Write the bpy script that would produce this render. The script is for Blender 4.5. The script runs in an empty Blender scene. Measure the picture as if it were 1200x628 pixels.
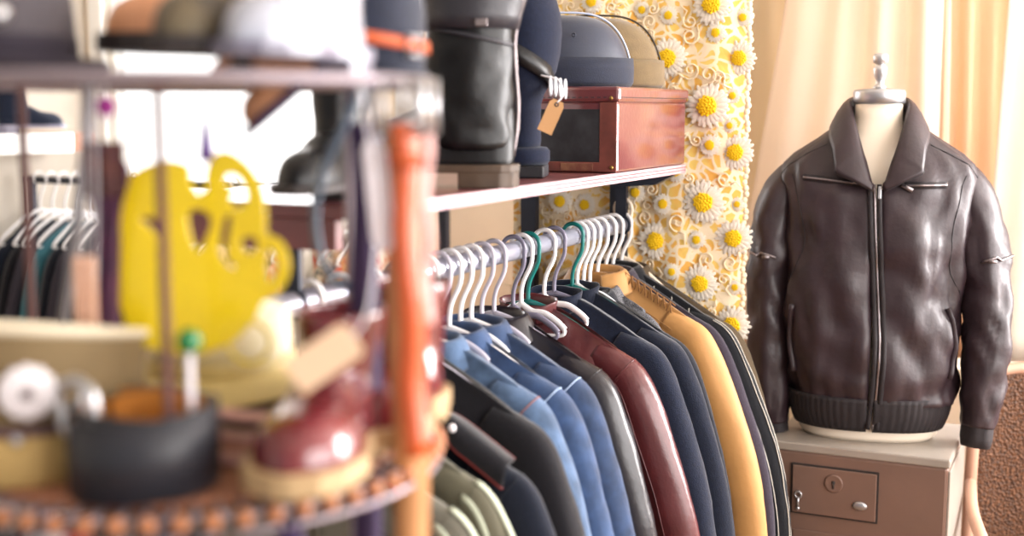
import bpy, bmesh, math, random
from mathutils import Vector, Matrix, noise
random.seed(7)
PI = math.pi
SC = bpy.context.scene
COL = SC.collection

# ------------------------------------------------------------------ materials
def lin(h):
    h = h.lstrip('#')
    c = [int(h[i:i+2], 16)/255 for i in (0, 2, 4)]
    return tuple(x/12.92 if x <= .04045 else ((x+.055)/1.055)**2.4 for x in c) + (1,)

def mat(name, col, rough=.6, metal=0, bump=0, bscale=200, var=0, vscale=8, col2=None, kind='noise', spec=.5, sheen=0, coat=0, dist=.002):
    m = bpy.data.materials.new(name); m.use_nodes = True
    nt = m.node_tree; N = nt.nodes; L = nt.links
    b = N['Principled BSDF']
    b.inputs['Roughness'].default_value = rough
    b.inputs['Metallic'].default_value = metal
    b.inputs['Specular IOR Level'].default_value = spec
    if sheen:
        b.inputs['Sheen Weight'].default_value = sheen; b.inputs['Sheen Roughness'].default_value = .5
    if coat:
        b.inputs['Coat Weight'].default_value = coat; b.inputs['Coat Roughness'].default_value = .12
    c1 = lin(col); c2 = lin(col2) if col2 else tuple(max(0, x*(1-var)) for x in c1[:3])+(1,)
    tc = N.new('ShaderNodeTexCoord')
    if var or col2:
        n = N.new('ShaderNodeTexNoise'); n.inputs['Scale'].default_value = vscale; n.inputs['Detail'].default_value = 5
        L.new(tc.outputs['Object'], n.inputs['Vector'])
        r = N.new('ShaderNodeValToRGB'); r.color_ramp.elements[0].position = .35; r.color_ramp.elements[1].position = .65
        r.color_ramp.elements[0].color = c2; r.color_ramp.elements[1].color = c1
        L.new(n.outputs['Fac'], r.inputs['Fac']); L.new(r.outputs['Color'], b.inputs['Base Color'])
    else:
        b.inputs['Base Color'].default_value = c1
    if bump:
        if kind == 'noise':
            t = N.new('ShaderNodeTexNoise'); t.inputs['Detail'].default_value = 4; out = t.outputs['Fac']
        elif kind == 'voronoi':
            t = N.new('ShaderNodeTexVoronoi'); out = t.outputs['Distance']
        else:
            t = N.new('ShaderNodeTexWave'); t.wave_type = 'BANDS'; t.bands_direction = 'DIAGONAL'; t.inputs['Distortion'].default_value = 1.5; out = t.outputs['Fac']
        t.inputs['Scale'].default_value = bscale
        L.new(tc.outputs['Object'], t.inputs['Vector'])
        bp = N.new('ShaderNodeBump'); bp.inputs['Strength'].default_value = bump; bp.inputs['Distance'].default_value = dist
        L.new(out, bp.inputs['Height']); L.new(bp.outputs['Normal'], b.inputs['Normal'])
    return m

def leather(name, col, rough=.38, var=.25, **k): return mat(name, col, rough, bump=.35, bscale=90, var=var, vscale=14, kind='noise', **k)
def wool(name, col, rough=.95, var=.2): return mat(name, col, rough, bump=.6, bscale=420, var=var, vscale=160, sheen=.25, spec=.2)
def denim(name, col, var=.5): return mat(name, col, .85, bump=.4, bscale=300, var=var, vscale=26, kind='wave', sheen=.25, spec=.25)
def cotton(name, col, var=.12): return mat(name, col, .8, bump=.3, bscale=260, var=var, vscale=10, spec=.3, sheen=.1)

M = dict(
    wall=mat('plaster_cream', '#f6e6cf', .9, bump=.1, bscale=60, var=.04),
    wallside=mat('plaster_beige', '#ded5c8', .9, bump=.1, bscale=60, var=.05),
    floor=mat('floor_boards', '#8a6a4e', .5, bump=.2, bscale=30, var=.3, vscale=4),
    ceil=mat('ceiling_paint', '#f2eee6', .95, var=.02),
    whitepaint=mat('white_paint', '#f6f4f0', .5, var=.03),
    shelfwood=mat('shelf_red_wood', '#7a4648', .35, bump=.1, bscale=40, var=.3, vscale=9, coat=.15),
    shelfedge=mat('shelf_pale_edge', '#b08f97', .45, bump=.2, bscale=60, col2='#c2a6aa', vscale=30),
    darkmetal=mat('dark_steel', '#2b2f3c', .45, .4, var=.1),
    chrome=mat('chrome', '#d8d8de', .18, 1, var=.05),
    railmetal=mat('pale_rail_metal', '#c9cbdc', .28, .65, var=.06),
    steel=mat('brushed_steel', '#b9b9bd', .35, .9, bump=.1, bscale=120, var=.1),
    silver=mat('silver', '#c9c9cc', .3, .8, var=.1),
    whiteplastic=mat('white_plastic', '#f1eff0', .35, var=.03),
    greyplastic=mat('grey_plastic', '#777486', .35, var=.06),
    palegrey=mat('pale_grey_plastic', '#b9b5c2', .35, var=.05),
    teal=mat('teal_plastic', '#0b6a66', .3, var=.06),
    maroon=leather('maroon_leatherette', '#74393a', .3, .12, coat=1.0),
    brownframe=mat('worn_brown_board', '#7c4239', .5, bump=.3, bscale=60, col2='#5c302b', vscale=22),
    worn=mat('scuffed_board', '#8a6046', .7, bump=.4, bscale=50, col2='#6b3a30', vscale=40),
    blackpanel=mat('scratched_black', '#1d1d22', .5, bump=.4, bscale=30, col2='#34353a', vscale=22),
    brass=mat('dull_brass', '#9a7a48', .35, .9, var=.2),
    kraft=mat('kraft_card', '#c79a6c', .85, bump=.1, bscale=150, var=.08),
    peachtag=mat('peach_card', '#f0cfae', .8, bump=.1, bscale=150, var=.04),
    string=mat('white_string', '#e9e6ec', .7, var=.1),
    clear=mat('milky_plastic', '#dfe2ea', .2, var=.1, coat=.4),
    navyvelvet=mat('navy_velvet', '#10182e', .9, bump=.5, bscale=420, var=.25, vscale=120, sheen=.12, spec=.2),
    navyfelt=mat('navy_felt', '#121a30', .85, bump=.4, bscale=350, var=.2, vscale=60, sheen=.15),
    navysatin=mat('navy_satin', '#1f273c', .5, bump=.15, bscale=300, var=.15, vscale=30, sheen=.2),
    piping=mat('pale_blue_piping', '#b7c0d8', .5, var=.1),
    olivefelt=mat('olive_brown_felt', '#6a5636', .85, bump=.4, bscale=320, var=.18, vscale=40, sheen=.2),
    olivedark=mat('dark_olive_binding', '#3a3024', .8, var=.2),
    blackleather=leather('black_boot_leather', '#0b0b0f', .42, .3, spec=.35),
    greyleather=leather('charcoal_boot_leather', '#2a2931', .45, .2),
    solebrown=mat('dark_brown_sole', '#4b3a2c', .6, bump=.3, bscale=50, var=.35, vscale=30),
    zipmetal=mat('zip_metal', '#8f8688', .38, .9, bump=.5, bscale=300, var=.1),
    cream=mat('cream_cloth_form', '#f0e2cf', .8, bump=.15, bscale=250, var=.04),
    jacketleather=leather('dark_brown_jacket_leather', '#2f2026', .49, .3, coat=.06),
    jacketrib=mat('jacket_rib_knit', '#1f181c', .75, bump=.5, bscale=90, var=.2, vscale=60),
    safe=mat('brown_enamel', '#7d6256', .42, .25, bump=.12, bscale=90, var=.1, vscale=7),
    safetop=mat('grey_enamel', '#a0968c', .4, .2, bump=.1, bscale=90, var=.12, vscale=9),
    safedark=mat('dark_gap', '#2a2220', .7, var=.1),
    wicker=mat('woven_wicker', '#6b4326', .7, bump=1.0, bscale=130, col2='#3c2415', vscale=120, kind='voronoi', dist=.005),
    chairwood=mat('pinkish_wood', '#c79a82', .5, bump=.15, bscale=50, var=.15),
    olive=cotton('olive_cloth', '#5d5a4a'), oliveb=cotton('grey_olive_cloth', '#68655a'),
    palegreen=mat('pale_green_tape', '#bcc3ae', .8, var=.15),
    red=mat('red_lining', '#cf3b33', .6, var=.15), redtrim=mat('dull_red_piping', '#7d2a2a', .55, var=.15),
    blackcloth=wool('black_cloth', '#121118'), blackblue=wool('blue_black_cloth', '#111828'),
    denim1=denim('light_denim', '#5a7498'), denim2=denim('mid_denim', '#3c547c'), denim3=denim('blue_denim', '#33486c'),
    denimthread=mat('pale_denim_thread', '#a9bedb', .8, var=.2), rust=mat('rust_thread', '#8c5a52', .8, var=.2),
    charleather=leather('charcoal_leather', '#1f1c23', .32, .25, coat=.1),
    burgundy=leather('burgundy_leather', '#582629', .34, .2, coat=.2),
    navywool=wool('navy_wool', '#121b30', .95, .35), navywool2=wool('deep_navy_wool', '#0f172a', .95, .35), navycloth=wool('black_navy_cloth', '#10141f'),
    tan=mat('mustard_cotton', '#b9884e', .6, bump=.35, bscale=60, var=.12, vscale=12, sheen=.1), tanstitch=mat('dark_tan_stitch', '#7a5227', .8, var=.1),
    plumgrey=wool('plum_grey_cloth', '#342e3b'), pin=wool('pinstripe_black', '#12141a'), pinline=mat('cream_stripe_thread', '#cfcabf', .8, var=.1),
    olivebrown=cotton('olive_brown_cloth', '#584a38'), knit=mat('black_white_knit', '#1a1a20', .9, bump=.5, bscale=300, col2='#77777c', vscale=420),
    # foreground
    wire=mat('mauve_grey_metal', '#a2969f', .4, .5, var=.1), rod=mat('red_brown_metal', '#6d4a48', .45, .3, var=.1),
    rattan=mat('red_brown_rattan', '#a06a50', .6, bump=.5, bscale=60, var=.3, vscale=25), bead=mat('orange_brown_bead', '#b87850', .4, var=.15),
    khaki=mat('khaki_felt', '#86714f', .85, bump=.3, bscale=250, var=.12, vscale=12), khakilight=mat('pale_khaki_cloth', '#e6dac0', .8, var=.06),
    khakiband=mat('tan_khaki_band', '#c0a064', .75, var=.12), cord=mat('dark_plum_cord', '#5b4248', .6, var=.15),
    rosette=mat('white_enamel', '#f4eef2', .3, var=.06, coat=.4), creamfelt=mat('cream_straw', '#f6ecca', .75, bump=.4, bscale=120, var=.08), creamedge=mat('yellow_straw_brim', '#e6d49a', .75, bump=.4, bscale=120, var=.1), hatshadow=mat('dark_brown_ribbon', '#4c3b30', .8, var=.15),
    charbelt=leather('charcoal_belt', '#25262e', .5, .2), tansuede=mat('tan_suede', '#bf7a2c', .85, bump=.3, bscale=200, var=.2, vscale=20),
    greenball=mat('green_glass', '#0d7a3c', .15, var=.15, coat=.5), burgboot=leather('oxblood_leather', '#70262c', .2, .3, coat=.6), tansole=mat('tan_welt', '#b79a72', .5, bump=.2, bscale=60, var=.2),
    yellow=mat('yellow_acrylic', '#ecd018', .22, var=.08, vscale=6, coat=.5), purple=mat('purple_plastic', '#5d3a8c', .35, var=.1), pompom=mat('magenta_wool', '#b23f9e', .9, bump=.8, bscale=200, var=.2, vscale=60),
    scarf=mat('plum_print_silk', '#46203f', .5, bump=.2, bscale=80, col2='#5f2c4e', vscale=30), scarfbrown=mat('brown_white_print', '#3a2028', .6, col2='#6a3a34', vscale=30), peachbead=mat('peach_bead', '#e9b79a', .3, var=.15, coat=.3), greystrap=mat('grey_strap', '#a8a5ac', .5, var=.12),
    orange=leather('orange_leather', '#c85a2c', .42, .15, coat=.1), pinkbelt=mat('pale_pink_leather', '#d9a7a0', .5, bump=.2, bscale=90, var=.1), purplebelt=mat('deep_purple_fabric', '#38244f', .7, var=.2), tanbelt=leather('tan_leather', '#bb8454', .5, .15),
    whitetag=mat('white_card', '#f3eef6', .6, var=.03), bluegrey=mat('blue_grey_cord', '#5b6c80', .5, var=.1),
    tanshoe=leather('peach_tan_leather', '#d99c74', .5, .15), darksole=mat('black_brown_sole', '#2c2526', .6, var=.2), olivecamo=mat('olive_camo_leather', '#6d6048', .5, col2='#2f2a2c', vscale=22, bump=.2, bscale=90), patent=leather('silver_white_leather', '#b2b6c4', .15, .25, coat=.7),
    greyfelt=mat('grey_felt', '#5c565c', .85, bump=.3, bscale=300, var=.15, vscale=20), greybrim=mat('dark_felt_brim', '#332c38', .85, var=.15),
    yellowpaint=mat('lemon', '#ffd411', .7, bump=.5, bscale=160, var=.1, vscale=80), petal=mat('white_cotton_petal', '#fbf3e6', .8, bump=.4, bscale=150, var=.06), lace=mat('cream_cord_lace', '#f8e6c8', .8, bump=.4, bscale=200, var=.06),
    print1=mat('red_cream_print', '#d8553a', .8, col2='#f0e2c8', vscale=28), print2=mat('black_cream_print', '#2b2830', .8, col2='#e6d8bd', vscale=24), print3=mat('coral_print', '#ce4a3e', .8, col2='#e9c27a', vscale=34), tealcloth=cotton('teal_cloth', '#2f6672'), plumcloth=cotton('plum_black_cloth', '#241f2e'), orangeprint=mat('black_orange_print', '#191b28', .8, col2='#2a2430', vscale=10),
)

def glass_pane():
    m = bpy.data.materials.new('window_glass'); m.use_nodes = True
    nt = m.node_tree; N = nt.nodes; L = nt.links; N.remove(N['Principled BSDF'])
    t = N.new('ShaderNodeBsdfTransparent'); g = N.new('ShaderNodeBsdfGlossy'); g.inputs['Roughness'].default_value = .02
    mx = N.new('ShaderNodeMixShader'); mx.inputs[0].default_value = .05
    L.new(t.outputs[0], mx.inputs[1]); L.new(g.outputs[0], mx.inputs[2]); L.new(mx.outputs[0], N['Material Output'].inputs['Surface'])
    return m
M['glass'] = glass_pane()

def sheer(name, col, tr=.5):
    m = bpy.data.materials.new(name); m.use_nodes = True
    nt = m.node_tree; N = nt.nodes; L = nt.links; N.remove(N['Principled BSDF'])
    d = N.new('ShaderNodeBsdfDiffuse'); t = N.new('ShaderNodeBsdfTranslucent'); mx = N.new('ShaderNodeMixShader'); mx.inputs[0].default_value = tr
    tc = N.new('ShaderNodeTexCoord'); n = N.new('ShaderNodeTexNoise'); n.inputs['Scale'].default_value = 6
    r = N.new('ShaderNodeValToRGB'); c = lin(col); r.color_ramp.elements[0].color = tuple(x*.93 for x in c[:3])+(1,); r.color_ramp.elements[1].color = c
    L.new(tc.outputs['Object'], n.inputs['Vector']); L.new(n.outputs['Fac'], r.inputs['Fac'])
    L.new(r.outputs[0], d.inputs['Color']); L.new(r.outputs[0], t.inputs['Color'])
    L.new(d.outputs[0], mx.inputs[1]); L.new(t.outputs[0], mx.inputs[2]); L.new(mx.outputs[0], N['Material Output'].inputs['Surface'])
    return m
M['sheer'] = sheer('cream_curtain_cloth', '#f2e2d2', .36)
M['sheerpeach'] = sheer('peach_curtain_cloth', '#edd0b4', .36)
M['sheerwhite'] = sheer('white_curtain_cloth', '#f8f0e6', .36)
M['beigecurtain'] = sheer('beige_curtain_cloth', '#d9c8ae', .25)

def lace_ground():
    m = bpy.data.materials.new('yellow_lace_ground'); m.use_nodes = True
    nt = m.node_tree; N = nt.nodes; L = nt.links; b = N['Principled BSDF']; b.inputs['Roughness'].default_value = .85
    tc = N.new('ShaderNodeTexCoord')
    v = N.new('ShaderNodeTexVoronoi'); v.feature = 'DISTANCE_TO_EDGE'; v.inputs['Scale'].default_value = 34
    nz = N.new('ShaderNodeTexNoise'); nz.inputs['Scale'].default_value = 14
    mxv = N.new('ShaderNodeMixRGB'); mxv.blend_type = 'ADD'; mxv.inputs[0].default_value = .05
    L.new(tc.outputs['Object'], nz.inputs['Vector']); L.new(tc.outputs['Object'], mxv.inputs[1]); L.new(nz.outputs['Color'], mxv.inputs[2]); L.new(mxv.outputs[0], v.inputs['Vector'])
    r = N.new('ShaderNodeValToRGB'); r.color_ramp.elements[0].position = .10; r.color_ramp.elements[1].position = .2
    r.color_ramp.elements[0].color = lin('#fbecd2'); r.color_ramp.elements[1].color = (1, 1, 1, 1)
    c = N.new('ShaderNodeValToRGB'); c.color_ramp.elements[0].position = .4; c.color_ramp.elements[1].position = .6
    c.color_ramp.elements[0].color = lin('#f3b95a'); c.color_ramp.elements[1].color = lin('#f6d676')
    L.new(nz.outputs['Fac'], c.inputs['Fac'])
    mx = N.new('ShaderNodeMixRGB'); th = N.new('ShaderNodeMath'); th.operation = 'GREATER_THAN'; th.inputs[1].default_value = .13
    L.new(v.outputs['Distance'], r.inputs['Fac']); L.new(v.outputs['Distance'], th.inputs[0])
    L.new(th.outputs[0], mx.inputs[0]); mx.inputs[1].default_value = lin('#fbeacb'); L.new(c.outputs[0], mx.inputs[2])
    L.new(mx.outputs[0], b.inputs['Base Color'])
    bp = N.new('ShaderNodeBump'); bp.inputs['Strength'].default_value = .6; bp.inputs['Distance'].default_value = .004; bp.invert = True
    L.new(v.outputs['Distance'], bp.inputs['Height']); L.new(bp.outputs['Normal'], b.inputs['Normal'])
    return m
M['laceground'] = lace_ground()
def acrylic(name, col):
    m = mat(name, col, .2, var=.06, vscale=6, coat=.5); nt = m.node_tree; N = nt.nodes; L = nt.links
    t = N.new('ShaderNodeBsdfTranslucent'); t.inputs['Color'].default_value = lin('#fff05a'); mx = N.new('ShaderNodeMixShader'); mx.inputs[0].default_value = .35
    L.new(N['Principled BSDF'].outputs[0], mx.inputs[1]); L.new(t.outputs[0], mx.inputs[2]); L.new(mx.outputs[0], N['Material Output'].inputs['Surface']); return m
M['yellow'] = acrylic('translucent_yellow_acrylic', '#efd724')

M['maroon'].node_tree.nodes['Principled BSDF'].inputs['Coat IOR'].default_value = 2.1
# ------------------------------------------------------------------ mesh builder
class MB:
    def __init__(s): s.v = []; s.f = []; s.m = []
    def add(s, vs, fs, mi=0):
        o = len(s.v); s.v += [tuple(p) for p in vs]; s.f += [tuple(i+o for i in f) for f in fs]; s.m += [mi]*len(fs); return s
    def box(s, c, d, mi=0, rot=None):
        vs = [Vector((x*d[0]/2, y*d[1]/2, z*d[2]/2)) for x in (-1, 1) for y in (-1, 1) for z in (-1, 1)]
        if rot: vs = [rot @ p for p in vs]
        return s.add([p+Vector(c) for p in vs], [(0, 1, 3, 2), (4, 6, 7, 5), (0, 4, 5, 1), (2, 3, 7, 6), (0, 2, 6, 4), (1, 5, 7, 3)], mi)
    def loft(s, rings, caps=(True, True), mi=0, closed=True):
        n = len(rings[0]); vs = [p for r in rings for p in r]; fs = []
        for i in range(len(rings)-1):
            for j in range(n if closed else n-1):
                k = (j+1) % n; fs.append((i*n+j, i*n+k, (i+1)*n+k, (i+1)*n+j))
        if caps[0]: fs.append(tuple(range(n)))
        if caps[1]: fs.append(tuple((len(rings)-1)*n+j for j in range(n)))
        return s.add(vs, fs, mi)
    def tube(s, pts, r, n=8, closed=False, mi=0, flat=None, up=None, caps=True):
        pts = [Vector(p) for p in pts]; N = len(pts); rr = r if isinstance(r, (list, tuple)) else [r]*N
        rings = []; nrm = None
        for i, p in enumerate(pts):
            a = pts[(i-1) % N] if closed or i > 0 else p; b = pts[(i+1) % N] if closed or i < N-1 else p
            t = (b-a).normalized()
            if up is not None: nrm = (Vector(up) - t*t.dot(Vector(up))).normalized()
            elif nrm is None:
                w = Vector((0, 0, 1)) if abs(t.z) < .9 else Vector((1, 0, 0)); nrm = (w - t*w.dot(t)).normalized()
            else:
                nrm = (nrm - t*nrm.dot(t)).normalized()
            bi = t.cross(nrm); fl = flat or (1, 1)
            rings.append([p + nrm*math.cos(2*PI*k/n)*rr[i]*fl[0] + bi*math.sin(2*PI*k/n)*rr[i]*fl[1] for k in range(n)])
        if closed: rings.append(rings[0])
        return s.loft(rings, (caps and not closed,)*2, mi)
    def strap(s, pts, w, th, wd, mi=0, closed=False):
        pts = [Vector(p) for p in pts]; N = len(pts); rings = []
        for i, p in enumerate(pts):
            a = pts[(i-1) % N] if closed or i > 0 else p; b = pts[(i+1) % N] if closed or i < N-1 else p
            t = (b-a).normalized(); W = Vector(wd); W = (W-t*W.dot(t)).normalized(); nn = t.cross(W)
            rings.append([p+W*w/2+nn*th/2, p-W*w/2+nn*th/2, p-W*w/2-nn*th/2, p+W*w/2-nn*th/2])
        if closed: rings.append(rings[0])
        return s.loft(rings, (not closed,)*2, mi)
    def lathe(s, prof, n=32, c=(0, 0, 0), mi=0, sx=1, sy=1, caps=(True, True)):
        return s.loft([[(c[0]+r*sx*math.cos(2*PI*k/n), c[1]+r*sy*math.sin(2*PI*k/n), c[2]+z) for k in range(n)] for r, z in prof], caps, mi)
    def ball(s, c, r, n=12, mi=0):
        r = r if isinstance(r, (tuple, list)) else (r, r, r)
        return s.loft([[(c[0]+r[0]*math.sin(a)*math.cos(2*PI*k/n), c[1]+r[1]*math.sin(a)*math.sin(2*PI*k/n), c[2]+r[2]*math.cos(a)) for k in range(n)] for a in [PI*(i+.02)/(n//2+.04) for i in range(n//2+1)]], (True, True), mi)
    def grid(s, rows, mi=0): return s.loft(rows, (False, False), mi, closed=False)
    def prism(s, out, fn, mi=0):
        n = len(out)
        return s.add([fn(p, 0) for p in out]+[fn(p, 1) for p in out], [tuple(range(n)), tuple(range(2*n-1, n-1, -1))]+[(i, (i+1) % n, n+(i+1) % n, n+i) for i in range(n)], mi)
    def ring(s, c, R, r, n=32, m=8, ax='z', mi=0, sx=1, sy=1):
        pts = []
        for k in range(n):
            a = 2*PI*k/n; x, y = R*sx*math.cos(a), R*sy*math.sin(a)
            pts.append((c[0]+x, c[1]+y, c[2]) if ax == 'z' else (c[0]+x, c[1], c[2]+y) if ax == 'y' else (c[0], c[1]+x, c[2]+y))
        return s.tube(pts, r, m, True, mi)
    def build(s, name, mats, parent=None, smooth=True, bevel=0, sub=0, solid=0, loc=None, rot=None):
        me = bpy.data.meshes.new(name); me.from_pydata(s.v, [], s.f)
        bm = bmesh.new(); bm.from_mesh(me); bmesh.ops.remove_doubles(bm, verts=bm.verts, dist=1e-6)
        bmesh.ops.recalc_face_normals(bm, faces=bm.faces); 
        for f in bm.faces: f.smooth = smooth
        bm.to_mesh(me); bm.free()
        if len(me.polygons) == len(s.m):
            for p, i in zip(me.polygons, s.m): p.material_index = i
        for m_ in (mats if isinstance(mats, (list, tuple)) else [mats]): me.materials.append(M[m_] if isinstance(m_, str) else m_)
        o = bpy.data.objects.new(name, me); COL.objects.link(o)
        if parent: o.parent = parent
        if loc: o.location = loc
        if rot: o.rotation_euler = rot
        if solid:
            d = o.modifiers.new('solid', 'SOLIDIFY'); d.thickness = solid; d.offset = 0
        if bevel:
            b = o.modifiers.new('bevel', 'BEVEL'); b.width = bevel; b.segments = 2; b.limit_method = 'ANGLE'; b.angle_limit = .6
        if sub:
            d = o.modifiers.new('sub', 'SUBSURF'); d.levels = d.render_levels = sub
        return o

def thing(name, label, cat, loc=(0, 0, 0), rz=0, group=None):
    o = bpy.data.objects.new(name, None); COL.objects.link(o); o.location = loc; o.rotation_euler = (0, 0, rz)
    return tag(o, label, cat, group)
def tag(o, label, cat, group=None):
    o['label'] = label; o['category'] = cat
    if group: o['group'] = group
    return o
def struct(o): o['kind'] = 'structure'; return o
def copy_tree(o, parent=None):
    c = o.copy(); COL.objects.link(c)
    if parent: c.parent = parent
    for ch in list(o.children): copy_tree(ch, c)
    return c
def interp(tab, x):
    if x <= tab[0][0]: return tab[0][1]
    for (a, fa), (b, fb) in zip(tab, tab[1:]):
        if x <= b:
            t = (x-a)/(b-a); t = t*t*(3-2*t)*.5+t*.5; return fa+(fb-fa)*t
    return tab[-1][1]
def spline(P, k=6):
    P = [Vector(p) for p in P]; out = []
    for i in range(len(P)-1):
        p0 = P[max(i-1, 0)]; p1 = P[i]; p2 = P[i+1]; p3 = P[min(i+2, len(P)-1)]
        for j in range(k):
            t = j/k; out.append(.5*((2*p1)+(p2-p0)*t+(2*p0-5*p1+4*p2-p3)*t*t+(3*p1-p0-3*p2+p3)*t**3))
    out.append(P[-1]); return out
#%%
# ------------------------------------------------------------------ room
def wall_boxes(name, boxes, m):
    b = MB()
    for c, d in boxes: b.box(c, d)
    return struct(b.build(name, m, smooth=False))
struct(MB().box((-.6, 1, -.05), (7, 7, .1)).build('floor', 'floor', smooth=False))
struct(MB().box((-.6, 1.5, 3.05), (7, 5.4, .1)).build('ceiling', 'ceil', smooth=False))
FY = 4.0
# far wall with two openings: x -3.82..-2.5 z 1.25..2.7 and x -1.0..0.6 z .85..2.7
wall_boxes('wall_back', [((-3.88, FY+.08, 1.5), (.12, .16, 3)), ((-3.16, FY+.08, .62), (1.32, .16, 1.24)), ((-3.16, FY+.08, 2.85), (1.32, .16, .3)),
                         ((-1.75, FY+.08, 1.5), (1.5, .16, 3)), ((-.2, FY+.08, .45), (1.6, .16, .9)), ((-.2, FY+.08, 2.85), (1.6, .16, .3)), ((.8, FY+.08, 1.5), (.4, .16, 3)), ((1.65, FY+.08, .48), (1.3, .16, .96)), ((1.65, FY+.08, 2.85), (1.3, .16, .3)), ((2.6, FY+.08, 1.5), (.6, .16, 3))], 'wall')
wall_boxes('wall_left', [((-3.93, 1.2, 1.5), (.14, 5.6, 3))], 'wallside')
wall_boxes('wall_right', [((2.7, 1.2, .4), (.14, 5.6, .8)), ((2.7, 1.2, 2.85), (.14, 5.6, .3)), ((2.7, -1.2, 1.7), (.14, .8, 2.0)), ((2.7, 3.6, 1.7), (.14, .9, 2.0))], 'wall')
def window(n, x0, x1, z0, z1, y, mull=1, axis='x'):
    b = MB(); t = .05
    P = (lambda u, z: (u, y, z)) if axis == 'x' else (lambda u, z: (y, u, z))
    S = (lambda a, z: (a, .06, z)) if axis == 'x' else (lambda a, z: (.06, a, z))
    for u in (x0+t/2, x1-t/2): b.box(P(u, (z0+z1)/2), S(t, z1-z0))
    for z in (z0+t/2, z1-t/2): b.box(P((x0+x1)/2, z), S(x1-x0-2*t, t))
    for k in range(1, mull+1): b.box(P(x0+(x1-x0)*k/(mull+1), (z0+z1)/2), S(.035, z1-z0-2*t))
    f = struct(b.build('window_%d' % n, 'whitepaint', smooth=False, bevel=.004))
    g = MB().box(P((x0+x1)/2, (z0+z1)/2), (x1-x0-.09, .006, z1-z0-.09) if axis == 'x' else (.006, x1-x0-.09, z1-z0-.09)).build('pane', 'glass', f, smooth=False)
    return f
window(1, -3.82, -2.5, 1.24, 2.7, FY+.09, 0)
window(2, -1.0, .6, .9, 2.7, FY+.09, 2)
window(4, 1.0, 2.3, .96, 2.7, FY+.09, 1)  # unseen window added so rim light reaches the jackets from behind
window(3, -.8, 3.15, .8, 2.7, 2.7, 3, 'y')
struct(MB().box((-3.16, FY-.02, 1.225), (1.42, .1, .03)).build('trim_1', 'whitepaint', smooth=False, bevel=.004))
struct(MB().box((-3.79, FY-.012, 1.98), (.07, .024, 1.5)).build('trim_2', 'whitepaint', smooth=False, bevel=.004))
struct(MB().box((-1.79, FY-.012, 1.5), (.05, .024, 3)).build('trim_3', 'whitepaint', smooth=False, bevel=.004))
struct(MB().box((-2.3, FY-.012, 1.5), (.1, .024, 3)).build('trim_4', 'whitepaint', smooth=False, bevel=.004))
struct(MB().box((-1.75, FY-.01, .06), (1.5, .02, .12)).build('baseboard_back', 'whitepaint', smooth=False, bevel=.004))

# curtains of the far window
def curtain(name, x0, x1, x0b, x1b, z0, z1, y, folds, amp, m, label, seed=0, tilt=0):
    rows = []; n = folds*10
    for i in range(25):
        t = i/24; z = z1+(z0-z1)*t; row = []
        for j in range(n+1):
            s = j/n; xa = x0+(x1-x0)*s; xb = x0b+(x1b-x0b)*s; x = xa+(xb-xa)*t
            w = math.sin(2*PI*folds*s+seed+.5*math.sin(3*t+seed))*amp*(.6+.4*math.sin(5*s+seed*2))
            row.append((x, y+w+tilt*t+.012*noise.noise(Vector((s*6, t*3, seed))), z))
        rows.append(row)
    o = MB().grid(rows).build(name, m, solid=.003)
    return tag(o, label, 'curtain', 'curtains at the window behind the mannequin')
curtain('window_curtain', -1.12, -.80, -1.12, -.62, .3, 2.75, 3.9, 3, .018, 'beigecurtain', 'beige shaded curtain between the daisy lace panel and the cream curtain', 1)
curtain('window_curtain', -.76, -.42, -1.02, -.37, .98, 2.75, 3.74, 4, .034, 'sheer', 'wide cream curtain hanging straight behind the mannequin neck', 2)
curtain('window_curtain', -.44, -.26, -.40, -.21, .98, 2.75, 3.78, 3, .032, 'sheerpeach', 'narrow peach curtain fold behind the jacket shoulder, beside the white curtain', 4)
curtain('window_curtain', -.22, .35, -.27, .3, 1.0, 2.75, 3.68, 6, .036, 'sheerwhite', 'bright white curtain at the right edge above the wicker chair', 5.2)
tag(MB().tube([(-1.25, 3.82, 2.77), (.55, 3.82, 2.77)], .012, 10).build('curtain_rod', 'chrome'), 'metal rod carrying the window curtains above the mannequin', 'curtain rod')

# ------------------------------------------------------------------ rack with shelf
RX, RZ = -1.08, 1.41
SX0, SX1, SY0, SY1, SZ = -1.37, -.92, 1.47, 2.955, 1.565
rack = thing('garment_rack', 'wall-length clothes rack with red-brown shelf, pale edge and chrome rail', 'clothes rack', (RX, 2.2, 0))
def rk(p): return (p[0]-RX, p[1]-2.2, p[2])
MB().box(rk(((SX0+SX1)/2, (SY0+SY1)/2, SZ-.010)), (SX1-SX0-.008, SY1-SY0, .020)).build('shelf_board', 'shelfwood', rack, smooth=False, bevel=.002)
for zg in (-.0065, -.0135): MB().box(rk((SX1+.0005, (SY0+SY1)/2, SZ+zg)), (.0025, SY1-SY0, .0016)).build('edge_groove', 'shelfwood', rack, smooth=False)
b = MB().box(rk((SX1-.003, (SY0+SY1)/2, SZ-.0105)), (.008, SY1-SY0+.002, .022)); b.build('shelf_edge', 'shelfedge', rack, smooth=False, bevel=.002)
MB().box(rk(((SX0+SX1)/2-.02, SY0+.01, SZ-.043)), (SX1-SX0-.06, .02, .045)).build('end_apron', 'shelfwood', rack, smooth=False, bevel=.002)
MB().tube([rk((RX, 1.40, RZ)), rk((RX, 2.955, RZ))], .0195, 20).build('hanging_rail', 'railmetal', rack)
for y, nm in ((1.52, 0), (2.935, 1)):
    b = MB().box(rk((RX, y, (RZ+SZ-.02)/2)), (.028, .008, SZ-RZ-.02))  .ring(rk((RX, y, RZ)), .0225, .004, 20, 6, 'y')
    b.build('rail_bracket', 'darkmetal', rack, smooth=False)
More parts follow.
